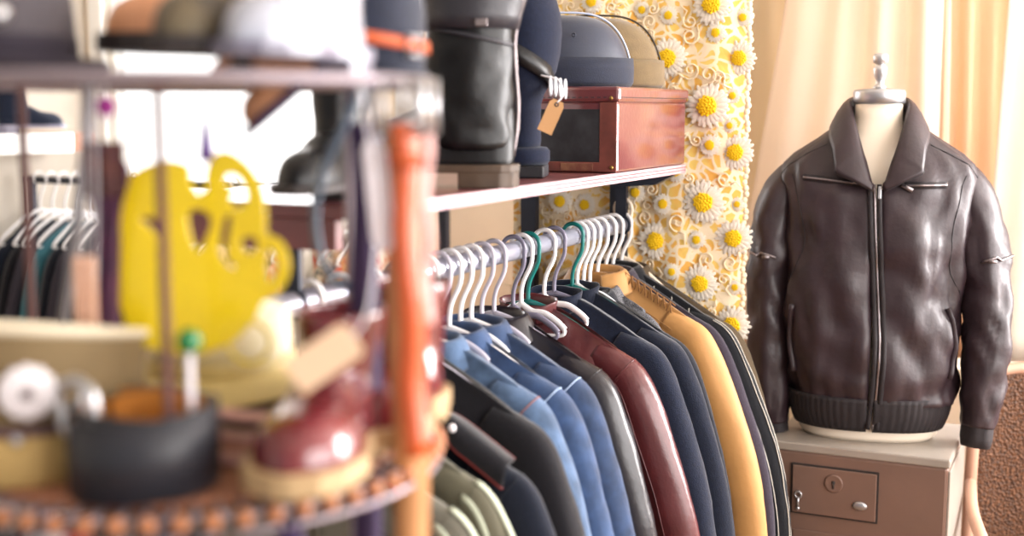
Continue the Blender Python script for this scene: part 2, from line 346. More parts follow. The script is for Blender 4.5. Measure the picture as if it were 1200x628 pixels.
for x, y, z1 in ((-1.1, 2.972, SZ-.02), (-1.35, 2.972, SZ-.02), (-1.35, 1.50, SZ-.02)):
    MB().box(rk((x, y, z1/2)), (.042, .03, z1)).build('post', 'darkmetal', rack, smooth=False, bevel=.003)
out = [(-.93, SZ-.022), (-1.10, SZ-.022), (-1.10, SZ-.06), (-.985, SZ-.05)]
MB().prism(out, lambda p, k: rk((p[0], 2.905+.035*k, p[1]))).build('shelf_bracket', 'darkmetal', rack, smooth=False, bevel=.002)

# ------------------------------------------------------------------ hangers
def hanger_bits(m, stem=0, narrow=.19, r=.0048):
    hook = MB()
    R = .0255
    pts = [(R*math.cos(a), 0, R*math.sin(a)+.0045-.0) for a in [math.radians(d) for d in range(-30, 191, 20)]]
    pts = [(-p[0], p[1], p[2]) for p in pts]
    pts += [(R*.9, 0, -.03), (.006, 0, -.065), (0, 0, -.09-stem*.5), (0, 0, -.118-stem)]
    hook.tube(spline(pts, 3), r, 8)
    arm = MB()
    zt = lambda x: -.128-stem-.088*max(0, (x-.055)/.16)**1.12
    A = [(0, 0, -.116-stem), (narrow*.25, 0, zt(narrow*.25)-.002), (narrow*.55, 0, zt(narrow*.55)-.005), (narrow*.85, 0, zt(narrow*.85)-.008), (narrow, 0, zt(narrow)-.014)]; zb_ = zt(narrow)-.014
    for s in (-1, 1): arm.tube(spline([(s*p[0], p[1], p[2]) for p in A], 5), r*1.15, 8, flat=(1.25, .85))
    br = MB().tube(spline([(-narrow, 0, zb_), (-narrow+.012, 0, zb_-.014), (0, 0, zb_-.014), (narrow-.012, 0, zb_-.014), (narrow, 0, zb_)], 5), r*.9, 8)
    return hook, arm, br
HP = {}
def hanger(y, m, label, rz=0, dx=0, roll=0, narrow=.19, x=RX, z=RZ, group='hangers on the chrome rail', stem=0):
    key = (m, narrow, stem)
    if key not in HP:
        t = thing('coat_hanger', label, 'hanger', (x, y, z), rz, group)
        h, a, br = hanger_bits(m, stem, narrow=narrow)
        h.build('hook', m, t); a.build('shoulder_arm', m, t); br.build('trouser_bar', m, t)
        HP[key] = t
    else:
        t = copy_tree(HP[key]); t.location = (x, y, z); t['label'] = label; t['group'] = group
    t.rotation_euler = (0, roll, rz)
    return t

# ------------------------------------------------------------------ garments
def sstep(a, b, x):
    x = min(1, max(0, (x-a)/(b-a))); return x*x*(3-2*x)
def garment(name, label, cat, y, mt, sw=.215, L=.72, T=.034, flare=1.0, rz=0, drop=0, collar='shirt', seam=None, seed=0, sleeve=True, group='jackets on the chrome rail',
            x=RX, z=RZ, stitch=None, fold=.006, sl_r=1.0, hi=True, elbow=.0, cuff=None, stripes=None, roll=0, cmat=None, tape=None):
    t = thing(name, label, cat, (x, y, z-drop), rz, group); t.rotation_euler = (0, roll, rz)
    nx = 26 if hi else 14; nt = 30 if hi else 14
    def ztop(ax): return -.122 - .088*max(0, (ax-.055)/.16)**1.12
    def W(tt): return sw*(1-.03*sstep(.05, .25, tt))+.03*flare*tt
    def P(s, tt, sd):
        xx = s*W(tt); zt = ztop(abs(s)*sw)
        zz = zt + (-L-zt)*tt
        prof = max(0, 1-abs(s)**2.6)**.55
        g = .30+.70*sstep(0, .16, tt)
        n = noise.noise(Vector((s*3.2+seed, zz*2.2, seed*1.7+sd)))*fold*2*(.3+tt) + math.sin(s*9+seed+zz*3)*fold*.8*tt + noise.noise(Vector((s*8, zz*7+seed, sd*3)))*fold*.7
        return Vector((xx, sd*(T*prof*g+n*prof), zz))
    rings = []
    for i in range(nt+1):
        tt = (i/nt)**1.25
        rings.append([P(-1+2*j/nx, tt, -1) for j in range(nx+1)]+[P(1-2*j/nx, tt, 1) for j in range(1, nx)])
    b = MB().loft(rings)
    if seam:
        # yoke, side and centre front seams
        for sd in (-1,):
            b.tube([P(s_, .16, sd)+Vector((0, sd*.0015, 0)) for s_ in [-.95+1.9*k/20 for k in range(21)]], .0016, 5, mi=1)
            b.tube([P(.14, k/20, sd)+Vector((0, sd*.0015, 0)) for k in range(1, 20)], .0016, 5, mi=1)
    if stripes:
        for s_ in [-.9+.165*k for k in range(12)]:
            b.tube([P(s_, (k/24)**1.25, -1)+Vector((0, -.0006, 0)) for k in range(1, 24)], .0012, 4, mi=1)
    b.build('body', [mt]+([seam or stripes] if (seam or stripes) else []), t)
    if sleeve:
        for s in (-1, 1):
            zt = ztop(sw)
            C = [(sw-.075, zt-.004), (sw-.030, zt-.030), (sw+.004, zt-.062), (sw+.040+elbow*.3, zt-.165), (sw+.082+elbow*.8, zt-.32), (sw+.108+elbow, zt-.47), (sw+.112+elbow, zt-.60)]
            Rr = [.034, .044, .050, .054, .053, .048, .045]
            C3 = spline([(s*cx, 0, cz) for cx, cz in C], 6); n = 18 if hi else 10
            rr = [interp([(k, Rr[k]) for k in range(7)], i/6)*sl_r for i in range(len(C3))]
            rings = []; base = []
            for i, p in enumerate(C3):
                a = C3[max(0, i-1)]; c = C3[min(len(C3)-1, i+1)]; tg = (c-a).normalized(); nr = Vector((-tg.z, 0, tg.x))
                rg = []
                for k in range(n):
                    an = 2*PI*k/n; ca, sa = math.cos(an), math.sin(an)
                    wv = 1+.07*noise.noise(Vector((p.z*5+seed, ca*2.2, sa*2.2+seed*2)))+.06*noise.noise(Vector((p.z*20+ca*3+seed, ca*2, sa*2)))*min(1, i/14)
                    rg.append(p+nr*ca*rr[i]*wv*s+Vector((0, 1, 0))*sa*rr[i]*min(.72, T/.05)*wv)
                rings.append(rg)
            sb = MB().loft(rings)
            if seam or stripes:
                for off in ((0, .006) if seam else ()):
                    idx = 9
                    rg = [v+Vector((0, 0, -off)) for v in rings[idx]]; cc = sum(rg, Vector())/n
                    sb.tube([cc+(v-cc)*1.012 for v in rg], .0014, 5, True, 1)
                for k in ((1, 4, 11, 13, 15, 17) if stripes else (4, 13)):
                    sb.tube([r_[k]+(r_[k]-C3[i])*.012 for i, r_ in enumerate(rings)][6:], .0011 if stripes else .0015, 4, mi=1)
            o = sb.build('sleeve', [mt]+([seam or stripes] if (seam or stripes) else []), t)
            if tape:
                for k in (0, 15): MB().strap([r_[k]+(r_[k]-C3[i])*.03 for i, r_ in enumerate(rings)][8:], .012, .003, (0, 1, 0) if k == 0 else (1, 0, 0)).build('tape', tape, o)
            if cuff:
                MB().loft([[C3[i]+(v-C3[i])*1.08 for v in rings[i]] for i in range(len(C3)-6, len(C3))]).build('cuff', cuff, t)
    if collar:
        cm = cmat or mt; rows = []
        a0 = math.radians(20 if collar == 'shirt' else 28); fall = .052 if collar == 'shirt' else .062
        for kind in range(5):
            row = []
            for k in range(29):
                a = a0+(2*PI-2*a0)*k/28; u = abs(k/28-.5)*2   # 0 back .. 1 front
                fx, fy = math.sin(a), -math.cos(a)
                st = [(.060, .036, -.146), (.061, .037, -.118), (.066, .042, -.104), (.079, .052, -.122), (.092+.02*u**3, .056+.012*u**2, -.122-fall*(.55+.45*u**2))][kind]
                row.append((fx*st[0], fy*st[1], st[2]-.016*u**2+.004*noise.noise(Vector((k*.3, kind, seed)))))
            rows.append(row)
        if collar == 'band': rows = rows[:3]
        MB().grid(rows).build('collar', cm, t, solid=.004, sub=1)
    return t
#%%
G = garment
# far to near along the rail
g = G('jacket', 'olive-brown jacket at the far end of the rail, against the daisy lace', 'jacket', 2.94, 'olivebrown', sw=.272, seed=1, T=.028, rz=.03, elbow=.0, drop=-.012)
g = G('suit_jacket', 'black suit jacket with thin cream pinstripes, last dark one before the daisy lace', 'jacket', 2.88, 'pin', sw=.266, seed=2, elbow=.036, drop=-.02, stripes='pinline', T=.026, sl_r=1.05)
g = G('jacket', 'plum-grey jacket between the mustard jacket and the pinstriped one', 'jacket', 2.83, 'plumgrey', sw=.252, seed=3, T=.022, elbow=.028, drop=-.016)
g = G('cotton_jacket', 'mustard tan cotton jacket with dark lacing and stitches at the shoulder', 'jacket', 2.775, 'tan', sw=.245, seed=4, elbow=.028, T=.032, fold=.009, drop=-.022)
MB_ = MB()
for k in range(9):                                   # crossed lacing along the shoulder
    u = .052+.016*k; zz = -.118-.088*max(0, (u-.055)/.16)**1.12
    MB_.tube([(u, -.016, zz-.018), (u+.006, -.006, zz+.004), (u+.014, .008, zz-.008)], .0019, 5)
    MB_.tube([(u+.012, -.016, zz-.022), (u+.006, -.006, zz+.004), (u-.002, .008, zz-.006)], .0019, 5)
MB_.build('lacing', 'tanstitch', g)
b = MB()
for s0, s1 in (((.06, -.16), (.20, -.245)), ((.07, -.175), (.19, -.255)), ((.13, -.20), (.15, -.42))):
    b.tube([(s0[0]+(s1[0]-s0[0])*k/10, -.0325, s0[1]+(s1[1]-s0[1])*k/10) for k in range(11)], .0012, 5)
b.build('seam_stitching', 'tanstitch', g)
G('jacket', 'black and white flecked knit jacket, only its shoulder showing beside the mustard jacket', 'jacket', 2.725, 'knit', sw=.14, seed=15, T=.02, sl_r=.8, drop=.012)
g = G('coat', 'black coat with cream stitches along its edge, just in front of the mustard jacket', 'coat', 2.685, 'navycloth', sw=.222, seed=5, T=.026, elbow=.0, drop=.018)
b = MB()
for k in range(11): b.tube([(.06+.012*k, -.03, -.15-.007*k), (.066+.012*k, -.024, -.132-.007*k), (.07+.012*k, -.03, -.148-.007*k)], .0016, 5)
b.build('seam_stitching', 'tan', g)
G('wool_jacket', 'dark navy wool jacket behind the first navy wool jacket, next to the black coat', 'jacket', 2.615, 'navywool2', sw=.232, seed=6, T=.034, elbow=.01, collar='band')
G('wool_jacket', 'dark navy wool jacket hanging right behind the burgundy leather jacket', 'jacket', 2.51, 'navywool', sw=.222, seed=7, T=.036, elbow=.01, collar='band')
g = G('leather_jacket', 'burgundy red leather jacket with a shiny sleeve', 'jacket', 2.37, 'burgundy', sw=.225, seed=8, T=.042, elbow=.02, fold=.010, seam='burgundy', collar='band')
g = G('leather_jacket', 'charcoal leather jacket between the burgundy leather and the denim', 'jacket', 2.205, 'charleather', sw=.212, seed=9, T=.036, seam='charleather')
G('denim_jacket', 'blue denim jacket with pale double stitching, the one touching the charcoal leather', 'jacket', 2.105, 'denim3', sw=.208, seed=10, T=.038, seam='denimthread')
G('denim_jacket', 'blue denim jacket in the middle of the three denim garments', 'jacket', 2.015, 'denim2', sw=.208, seed=11, T=.040, seam='denimthread')
g = G('denim_shirt', 'light blue denim shirt with a broad collar and rust stitches', 'shirt', 1.925, 'denim1', sw=.205, seed=12, T=.038, seam='rust')
G('coat', 'plain black coat between the light denim shirt and the coat with a piped epaulette', 'coat', 1.83, 'blackcloth', sw=.245, seed=13, T=.036)
g = G('uniform_coat', 'black coat with a red-piped epaulette and white shoulder button', 'coat', 1.735, 'blackblue', sw=.262, seed=14, T=.03, seam='blackblue', drop=.045)
def zsh(x): return -.122-.088*max(0, (x-.055)/.16)**1.12
ep = MB(); up = []; lo = []
NE = 14
for k in range(NE+1):
    x_ = .150+.112*k/NE; wd = .026*min(1, math.sqrt(max(.02, 1-(1-k/4)**2)) if k < 4 else 1)
    up.append((x_, -.012-wd*1.0, zsh(x_)+.012-wd*1.1)); lo.append((x_, -.008+wd*.6, zsh(x_)+.018))
mid = [((a[0]+c[0])/2, -.020, zsh(a[0])+.015) for a, c in zip(up, lo)]
e = MB().grid([up, mid, lo]).build('epaulette', 'blackcloth', g, solid=.006)
MB().tube(up[::-1]+lo, .0032, 6).build('piping', 'redtrim', e)
MB().ball((.168, -.028, zsh(.168)+.010), (.0075, .006, .0075), 12).build('button', 'rosette', e)
g = G('military_coat', 'olive coat with pale green tape and red lining, second from the belts', 'coat', 1.645, 'olive', sw=.236, seed=16, T=.034, seam='olive', drop=.055, tape='palegreen')
b = MB().strap(spline([(.285, -.046, -.36), (.305, -.05, -.45), (.32, -.048, -.55), (.325, -.045, -.68)], 6), .030, .004, (1, 0, 0)); b.build('lining_strip', 'red', g)
g = G('military_coat', 'grey-olive coat with a red collar edge, nearest the hanging belts', 'coat', 1.56, 'oliveb', sw=.235, seed=17, T=.034, seam='oliveb', drop=.075, tape='palegreen')
MB().tube(spline([(.10, -.022, -.155), (.15, -.028, -.185), (.20, -.034, -.225), (.225, -.038, -.28)], 6), .004, 6).build('piping', 'red', g)

H = hanger
wl = 'white plastic hanger holding the %s'
H(2.94, 'whiteplastic', wl % 'olive-brown jacket at the far end of the rail', .05)
H(2.88, 'whiteplastic', wl % 'black pinstriped suit jacket', 0, roll=.0)
H(2.83, 'whiteplastic', wl % 'plum-grey jacket', 0)
H(2.775, 'whiteplastic', wl % 'mustard cotton jacket', .03)
H(2.725, 'whiteplastic', wl % 'flecked knit jacket', 0, narrow=.12, stem=.012)
H(2.685, 'whiteplastic', wl % 'black coat with cream stitches', 0, stem=.018)
H(2.645, 'whiteplastic', 'empty white plastic hanger between the flecked knit and the teal hanger', .02, narrow=.10)
H(2.615, 'teal', 'teal plastic hanger deeper along the rail, holding the second navy wool jacket')
H(2.51, 'greyplastic', 'dark grey hanger holding the first navy wool jacket, beside the far teal hanger', .03)
H(2.455, 'whiteplastic', 'empty white plastic hanger beside the dark grey hook over the burgundy leather', .02, narrow=.10)
H(2.37, 'teal', 'teal plastic hanger nearer the belts, holding the burgundy leather jacket')
H(2.295, 'greyplastic', 'dark grey hanger beside the nearer teal hanger, with nothing on it', .02, narrow=.10)
H(2.335, 'whiteplastic', 'empty white plastic hanger between the nearer teal hook and the dark grey one', -.02, narrow=.10)
H(2.15, 'palegrey', 'empty pale grey hanger between the charcoal leather and the denim', .03, narrow=.10)
H(2.06, 'whiteplastic', 'empty white plastic hanger between the two darker denim jackets', -.03, narrow=.10)
H(1.972, 'palegrey', 'empty pale grey hanger between the light denim shirt and the middle denim', .02, narrow=.10)
H(2.205, 'palegrey', 'pale grey hanger holding the charcoal leather jacket')
H(2.105, 'whiteplastic', wl % 'denim jacket next to the charcoal leather')
H(2.015, 'whiteplastic', wl % 'middle denim jacket')
H(1.925, 'whiteplastic', wl % 'light denim shirt', .02)
H(1.83, 'palegrey', 'pale grey hanger holding the plain black coat')
H(1.735, 'whiteplastic', wl % 'coat with the red-piped epaulette', stem=.045)
H(1.645, 'whiteplastic', wl % 'olive coat with pale green tape', stem=.055)
H(1.56, 'whiteplastic', wl % 'grey-olive coat nearest the belts', stem=.075)
# big hanger hung askew at the far end
HZ = hanger(2.948, 'cream', 'large cream hanger tilted against the dark post at the rail end', -.2, roll=.10, narrow=.235, z=RZ+.035, dx=0)

# ------------------------------------------------------------------ things on the shelf
# suitcase
sc_ = thing('suitcase', 'maroon suitcase with black front panel, carrying two felt hats', 'suitcase', (-1.095, 2.71, SZ))
Lx, Ly, Hs = .35, .478, .182
MB().box((0, 0, .076), (Lx, Ly, .150)).build('body', 'maroon', sc_, smooth=False, bevel=.006)
MB().box((0, 0, .1665), (Lx+.012, Ly+.012, .033)).build('lid', 'maroon', sc_, smooth=False, bevel=.007)
MB().box((-.0, -Ly/2-.001, .079), (Lx-.075, .004, .112)).build('front_panel', 'blackpanel', sc_, smooth=False, bevel=.001)
b = MB().box((0, -Ly/2-.002, .0125), (Lx-.0, .006, .021)); b.box((Lx/2-.0195, -Ly/2-.002, .085), (.039, .006, .13)); b.box((-Lx/2+.0195, -Ly/2-.002, .085), (.039, .006, .13))
b.build('front_frame', 'brownframe', sc_, smooth=False, bevel=.0015)
MB().box((.085, -Ly/2-.0055, .0125), (.075, .002, .016)).build('scuffed_strip', 'worn', sc_, smooth=False, bevel=.001)
b = MB()
for k in range(34): b.box((Lx/2+.0065, -Ly/2+.012+.0136*k, .160), (.002, .008, .0018))
for k in range(24): b.box((-Lx/2+.012+.0142*k, -Ly/2-.0065, .160), (.008, .002, .0018))
b.build('stitching', 'blackpanel', sc_, smooth=False)
for p in ((Lx/2-.012, -Ly/2-.0065, .158), (Lx/2+.0055, Ly/2-.014, .158), (Lx/2-.01, -Ly/2-.0055, .012)):
    MB().ball(p, .005, 8).build('rivet', 'brass', sc_)

def dome_hat(name, label, loc, rx, ry, h, m, mband, mpip, rz=0, eyelets=False, tilt=0):
    t = thing(name, label, 'hat', loc, rz)
    t.rotation_euler = (0, tilt, rz)
    prof = []
    for k in range(15):
        a = k/14*PI/2
        prof.append((math.cos(a)**.62*(1-.0*k) if k < 14 else .02, h*math.sin(a)**.92))
    prof = [(1.0, .0), (1.012, .012)]+[(r*(1-.04*zz/h), .012+zz*(h-.012)/h) for r, zz in prof]
    MB().lathe([(r*rx, z) for r, z in prof], 40, sy=ry/rx).build('crown', m, t)
    n = 48; zt = .40*h
    rows = [[(q*rx*math.cos(2*PI*k/n), q*ry*math.sin(2*PI*k/n), zz+(zt-zz)*0) for k in range(n+1)] for q, zz in ((1.004, .004), (1.032, .012), (1.036, zt*.6), (1.026, zt))]
    MB().grid(rows).build('band', mband, t, solid=.004)
    pts = []
    for k in range(2, 40):
        a = PI*k/41; i = int(abs(k-20.5)/20.5*14)
        x = math.cos(a); s = 1 if x >= 0 else -1
        zq = math.sin(a); pts.append((s*abs(x)**.62*rx*1.03*(1-.04*zq), 0, .006+(h)*abs(zq)**.92*1.005))
    MB().tube(pts, .0024, 6).build('edge_piping', mpip, t)
    if eyelets:
        for d in (-.018, .018):
            MB().ring((d, -ry*.93, h*.70), .0035, .0016, 14, 6, 'y').build('eyelet', 'darkmetal', t)
    return t
dome_hat('felt_hat', 'navy felt hat with satin top and pale piping, on the maroon suitcase', (-1.09, 2.58, SZ+.183), .150, .105, .158, 'navysatin', 'navyfelt', 'piping', rz=math.radians(25), eyelets=True)
dome_hat('felt_hat', 'olive-brown felt hat on the maroon suitcase behind the navy hat', (-1.09, 2.78, SZ+.183), .155, .10, .165, 'olivefelt', 'olivefelt', 'olivedark', rz=math.radians(25))

# velvet head form
hd = thing('velvet_bust', 'navy velvet display head with dark belt, standing before the suitcase', 'display head', (-1.046, 2.255, SZ), math.radians(18))
MB().box((0, 0, .013), (.105, .105, .024)).build('plinth', 'blackpanel', hd, smooth=False, bevel=.003)
MB().lathe([(.002, .025), (.055, .026), (.060, .034), (.060, .052), (.054, .060), (.03, .062)], 32).build('base_disc', 'navyvelvet', hd)
hp = [(.040, .058), (.042, .075), (.041, .11), (.042, .145), (.048, .165), (.060, .185), (.072, .21), (.080, .245), (.083, .285), (.080, .32), (.071, .352), (.055, .377), (.03, .392), (.004, .396)]
MB().lathe(hp, 40, sy=1.12).build('head', 'navyvelvet', hd)
def hr(z): return interp([(b_, a_) for a_, b_ in hp], z)
pts = []
for k in range(48):
    a = 2*PI*k/48; z = .235-.045*math.cos(a-.2)-.0; r = hr(z)+.003; pts.append((r*math.cos(a), r*1.12*math.sin(a), z))
MB().strap(pts, .032, .006, (0, 0, 1), closed=True).build('belt_band', 'blackleather', hd)
# plastic loops and kraft price tag
b = MB()
for k in range(4): b.ring((.066+.009*k, -.055+.006*k, .180-.002*k), .018, .0024, 18, 6, 'x')
b.build('plastic_loop', 'clear', hd)
pt = thing('price_tag', 'blank kraft paper price tag on white string below the display head band', 'tag', (-.95, 2.215, SZ+.17), math.radians(24))
MB().tube(spline([(-.03, .0, .03), (-.015, -.006, .026), (.004, -.008, .02), (.012, -.008, -.006), (.0, -.008, -.0235)], 6), .0018, 6).build('string', 'string', pt)
tg = [(-.015, .0), (-.010, .008), (.010, .008), (.015, .0), (.015, -.058), (-.015, -.058)]
Rt = Matrix.Rotation(math.radians(24), 4, 'Y')
MB().prism(tg, lambda p, k: tuple(Rt @ Vector((p[0], 0, p[1])) + Vector((0.0, -.009+.0016*k, -.026)))).build('card', 'kraft', pt, smooth=False)
MB().ring((0, -.009, -.026), .0035, .0012, 14, 6, 'y').build('eyelet', 'darkmetal', pt)

# tall black boot seen from behind
bt = thing('tall_boot', 'tall black leather boot with a pale zip seam, on the shelf front', 'boot', (-.995, 1.93, SZ), math.radians(205)); bt.scale = (1.28, 1.28, 1.2)
# local +x = toe
def foot(b, w=.05, L0=-.065, L1=.20, z0=.03, hs=((0, .10), (.2, .11), (.4, .10), (.6, .07), (.85, .045), (1, .02)), n=20, seed=0, sc=1):
    rings = []
    for i in range(19):
        s = i/18; x = L0+(L1-L0)*s
        ww = interp([(0, .012), (.06, .7*w), (.2, .80*w), (.4, .74*w), (.68, w), (.85, .86*w), (.95, .52*w), (1, .06*w)], s)
        hh = interp(list(hs), s)
        rings.append([(x, ww*math.copysign(abs(math.cos(a))**.8, math.cos(a)), z0+(hh*abs(math.sin(a))**.9 if math.sin(a) > 0 else -.004*abs(math.sin(a)))) for a in [2*PI*k/n for k in range(n)]])
    return b.loft(rings)
def sole_outline(w, L0, L1, grow=.005, heel=None):
    pts = []
    S = [i/22 for i in range(23)]
    f = lambda s: interp([(0, .15*w), (.03, .55*w), (.1, .78*w), (.2, .82*w), (.4, .72*w), (.68, w), (.85, .88*w), (.94, .62*w), (.985, .3*w), (1, .05*w)], s)+grow
    if heel: S = [s*heel for s in S]
    up_ = [(L0-grow+(L1-L0+2*grow)*s, f(s)) for s in S]; return up_+[(x, -y) for x, y in up_[::-1]]
b = foot(MB(), .046, z0=.034)
rings = []
for i in range(22):
    z = .05+.335*i/21; t_ = i/21
    rx = .058+.014*t_+.006*math.sin(9*t_); ry = .048+.012*t_
    cx = .0-.012*t_+.006*math.sin(5*t_)
    n = 28; wr = .013*(1-t_*.8)
    rings.append([(cx+(rx+wr*noise.noise(Vector((math.cos(a)*2, math.sin(a)*2, z*34))))*math.cos(a), (ry+wr*noise.noise(Vector((math.cos(a)*2, math.sin(a)*2+5, z*34))))*math.sin(a), z) for a in [2*PI*k/n for k in range(n)]])
b.loft(rings); b.build('upper', 'blackleather', bt, sub=1)
MB().prism(sole_outline(.046, -.065, .20), lambda p, k: (p[0], p[1], .022+.012*k)).build('sole', 'solebrown', bt, smooth=False, bevel=.002)
MB().prism(sole_outline(.046, -.065, .20, .004, .30), lambda p, k: (p[0], p[1], .0+.024*k)).build('heel', 'solebrown', bt, smooth=False, bevel=.002)
def bring(z, a, g=.004):
    t_ = (z-.05)/.335; rx = .058+.014*t_+.006*math.sin(9*t_)+g; ry = .048+.012*t_+g; cx = -.012*t_+.006*math.sin(5*t_); return (cx+rx*math.cos(a), ry*math.sin(a), z)
zs = [.045+.34*k/26 for k in range(27)]
MB().tube([bring(z, 2.95+.10*math.sin(16*z)) for z in zs], [.0028+.0022*max(0, noise.noise(Vector((z*30, 3, 1)))) for z in zs], 6, flat=(1, .8)).build('zip', 'zipmetal', bt)
MB().strap([bring(.215+.012*math.cos(a), a, .001) for a in [2*PI*k/36 for k in range(36)]], .006, .006, (0, 0, 1), closed=True).build('shaft_seam', 'greyleather', bt)
up_ = [[bring(.225+.16*k/8, 2*PI*j/28, .005) for j in range(28)] for k in range(9)]
MB().loft(up_, (False, False)).build('shaft_cuff', 'greyleather', bt, solid=.003)
MB().box((-.02, .062, .232), (.016, .004, .01)).build('pull_tab', 'zipmetal', bt, smooth=False, bevel=.001)

# generic shoe ---------------------------------------------------------------
def shoe(name, label, loc, rz, mu, ms, shaft=0, w=.046, Ls=.265, laces=None, heelh=.024, scale=1, cat='shoe', group=None, soleh=.013, tilt=(0, 0), toecap=None, minside='safedark', toe_h=1.0):
    t = thing(name, label, cat, loc, rz, group); t.rotation_euler = (tilt[0], tilt[1], rz); t.scale = (scale,)*3
    L0, L1 = -.065, Ls-.065; z0 = heelh+soleh-.006
    b = foot(MB(), w, L0+.003, L1-.003, z0, ((0, .062), (.15, .066), (.33, .075), (.5, .072), (.65, .052*toe_h), (.85, .046*toe_h), (.96, .032*toe_h), (1, .012)))
    H0 = z0+.045
    if shaft:
        rings = []
        for i in range(16):
            q = i/15; z = H0-.03+(shaft-H0+.03)*q; rx = interp([(0, .066), (.35, .054), (1, .060)], q); ry = interp([(0, .038), (.35, .037), (1, .047)], q)
            cx = interp([(0, .0), (.4, -.010), (1, -.012)], q)
            rings.append([(cx+(rx+.004*noise.noise(Vector((math.cos(a)*2, math.sin(a)*2, z*25))))*math.cos(a), (ry+.003*noise.noise(Vector((math.cos(a)*2+3, math.sin(a)*2, z*25))))*math.sin(a), z) for a in [2*PI*k/24 for k in range(24)]])
        b.loft(rings, (True, False)); inner = [[((p[0]+.012)*.93-.012, p[1]*.92, p[2]) for p in r_] for r_ in rings[::-1][:8]]
        b.loft([rings[-1]]+inner, (False, True))
    b.build('upper', mu, t, sub=1)
    MB().prism(sole_outline(w, L0, L1), lambda p, k: (p[0], p[1], heelh-.004+soleh*k)).build('sole', ms, t, smooth=False, bevel=.002)
    MB().prism(sole_outline(w, L0, L1, .003, .30), lambda p, k: (p[0], p[1], (heelh-.002)*k)).build('heel', ms, t, smooth=False, bevel=.002)
    if not shaft:
        MB().ring((-.012, 0, z0+.066), .046, .005, 28, 8, sx=1.0, sy=.62).build('topline', mu, t)
        MB().lathe([(.002, 0), (.042, .001), (.044, .006)], 24, (-.012, 0, z0+.060), sy=.62).build('insole', minside, t)
    if laces:
        lb = MB()
        for k in range(4):
            x = .045+.017*k; z = z0+.073-.0035*k-.02*max(0, k-2)*.4
            lb.tube(spline([(x, -.026, z-.014), (x+.006*(-1)**k, 0, z+.002), (x, .026, z-.014)], 5), .0026, 6)
        lb.build('laces', laces, t)
    if toecap:
        rings = []
        MB().tube([(L0+(L1-L0)*.80, .043*math.cos(a), z0+.047*toe_h*abs(math.sin(a))**.9) for a in [PI*k/20 for k in range(21)]], .0022, 6).build('toecap_seam', toecap, t)
    return t
shoe('ankle_boot', 'dark navy ankle boot at the near end of the shelf, below the stand top', (-1.03, 1.575, SZ), math.radians(284), 'blackleather', 'darksole', shaft=.25, w=.045, cat='boot')
#%%
# ------------------------------------------------------------------ daisy lace curtain at the end of the rack
PY = 3.0
pn = thing('lace_curtain', 'yellow and white daisy crochet lace curtain at the end of the rack', 'curtain', (-1.07, PY, 1.2))
PX0, PX1, PZ0, PZ1 = -.34, .285, -1.05, 1.1
def pw(x, z): return .010*math.sin(x*22+1.0)+.006*math.sin(x*41+z*3)+.004*math.sin(z*9)
rows = [[(PX0+(PX1-PX0)*i/60+(.004*math.sin(z*60) if i == 60 else 0), pw(PX0+(PX1-PX0)*i/60, z), z) for i in range(61)] for z in [PZ0+(PZ1-PZ0)*k/120 for k in range(121)]]
MB().grid(rows).build('lace_cloth', 'laceground', pn, solid=.004)
b = MB()
for k in range(150):                              # scalloped cord along the visible edge
    z = PZ0+(PZ1-PZ0)*k/149; b.ball((PX1+.002+.003*math.sin(k*1.7), pw(PX1, z), z), (.008, .006, .009), 8)
b.build('edge_cord', 'lace', pn)
DA = [(-0.869, 1.953, 0.053), (-0.981, 1.826, 0.053), (-0.874, 1.708, 0.059), (-0.805, 1.595, 0.048), (-0.882, 1.47, 0.058), (-0.802, 1.823, 0.044), (-0.868, 1.612, 0.029), (-0.858, 1.885, 0.026), (-0.983, 1.931, 0.025), (-1.183, 1.971, 0.032), (-1.057, 1.948, 0.023), (-1.01, 1.366, 0.053), (-0.805, 1.383, 0.05), (-0.887, 1.265, 0.05), (-0.803, 1.165, 0.05), (-0.99, 1.462, 0.029), (-0.90, 1.375, 0.025), (-0.80, 1.467, 0.019), (-0.80, 1.26, 0.02), (-1.069, 1.488, 0.029), (-1.202, 1.453, 0.032), (-1.272, 1.46, 0.036), (-0.798, 1.921, 0.023), (-0.815, 1.733, 0.021), (-0.82, 1.66, 0.019), (-0.962, 1.291, 0.023), (-0.865, 1.1, 0.042), (-1.128, 1.327, 0.027), (-1.14, 1.42, 0.027), (-.955, 1.545, .03), (-1.03, 1.56, .026), (-.93, 2.05, .05), (-.83, 2.06, .04), (-1.05, 2.05, .045), (-1.18, 2.08, .05), (-1.30, 1.60, .04), (-1.16, 1.56, .035), (-1.33, 1.36, .03), (-.93, 1.18, .04), (-1.0, 1.10, .035), (-1.1, 1.2, .04)]
def daisy_mesh(n, seed):
    b = MB(); rnd = random.Random(seed)
    for layer in range(2):
        for k in range(n):
            a = 2*PI*(k+.5*layer)/n+rnd.uniform(-.06, .06); L = rnd.uniform(.9, 1.02)-.14*layer; wv = 2.5/n
            ca, sa = math.cos(a), math.sin(a); rows = []
            for r_, ww, h in ((.25, .8, .12), (.55, 1.0, .18), (.82, 1.0, .16), (.95, .78, .11), (1.0, .35, .07)):
                row = []
                for q in (-1, -.5, 0, .5, 1):
                    rr = r_*L; off = q*wv*.55*ww*1.2; hh = h+.06*layer-.05*q*q+.03*math.cos(q*6)
                    row.append((ca*rr-sa*off, -hh*.55, sa*rr+ca*off))
                rows.append(row)
            b.grid(rows)
    return b
proto = None
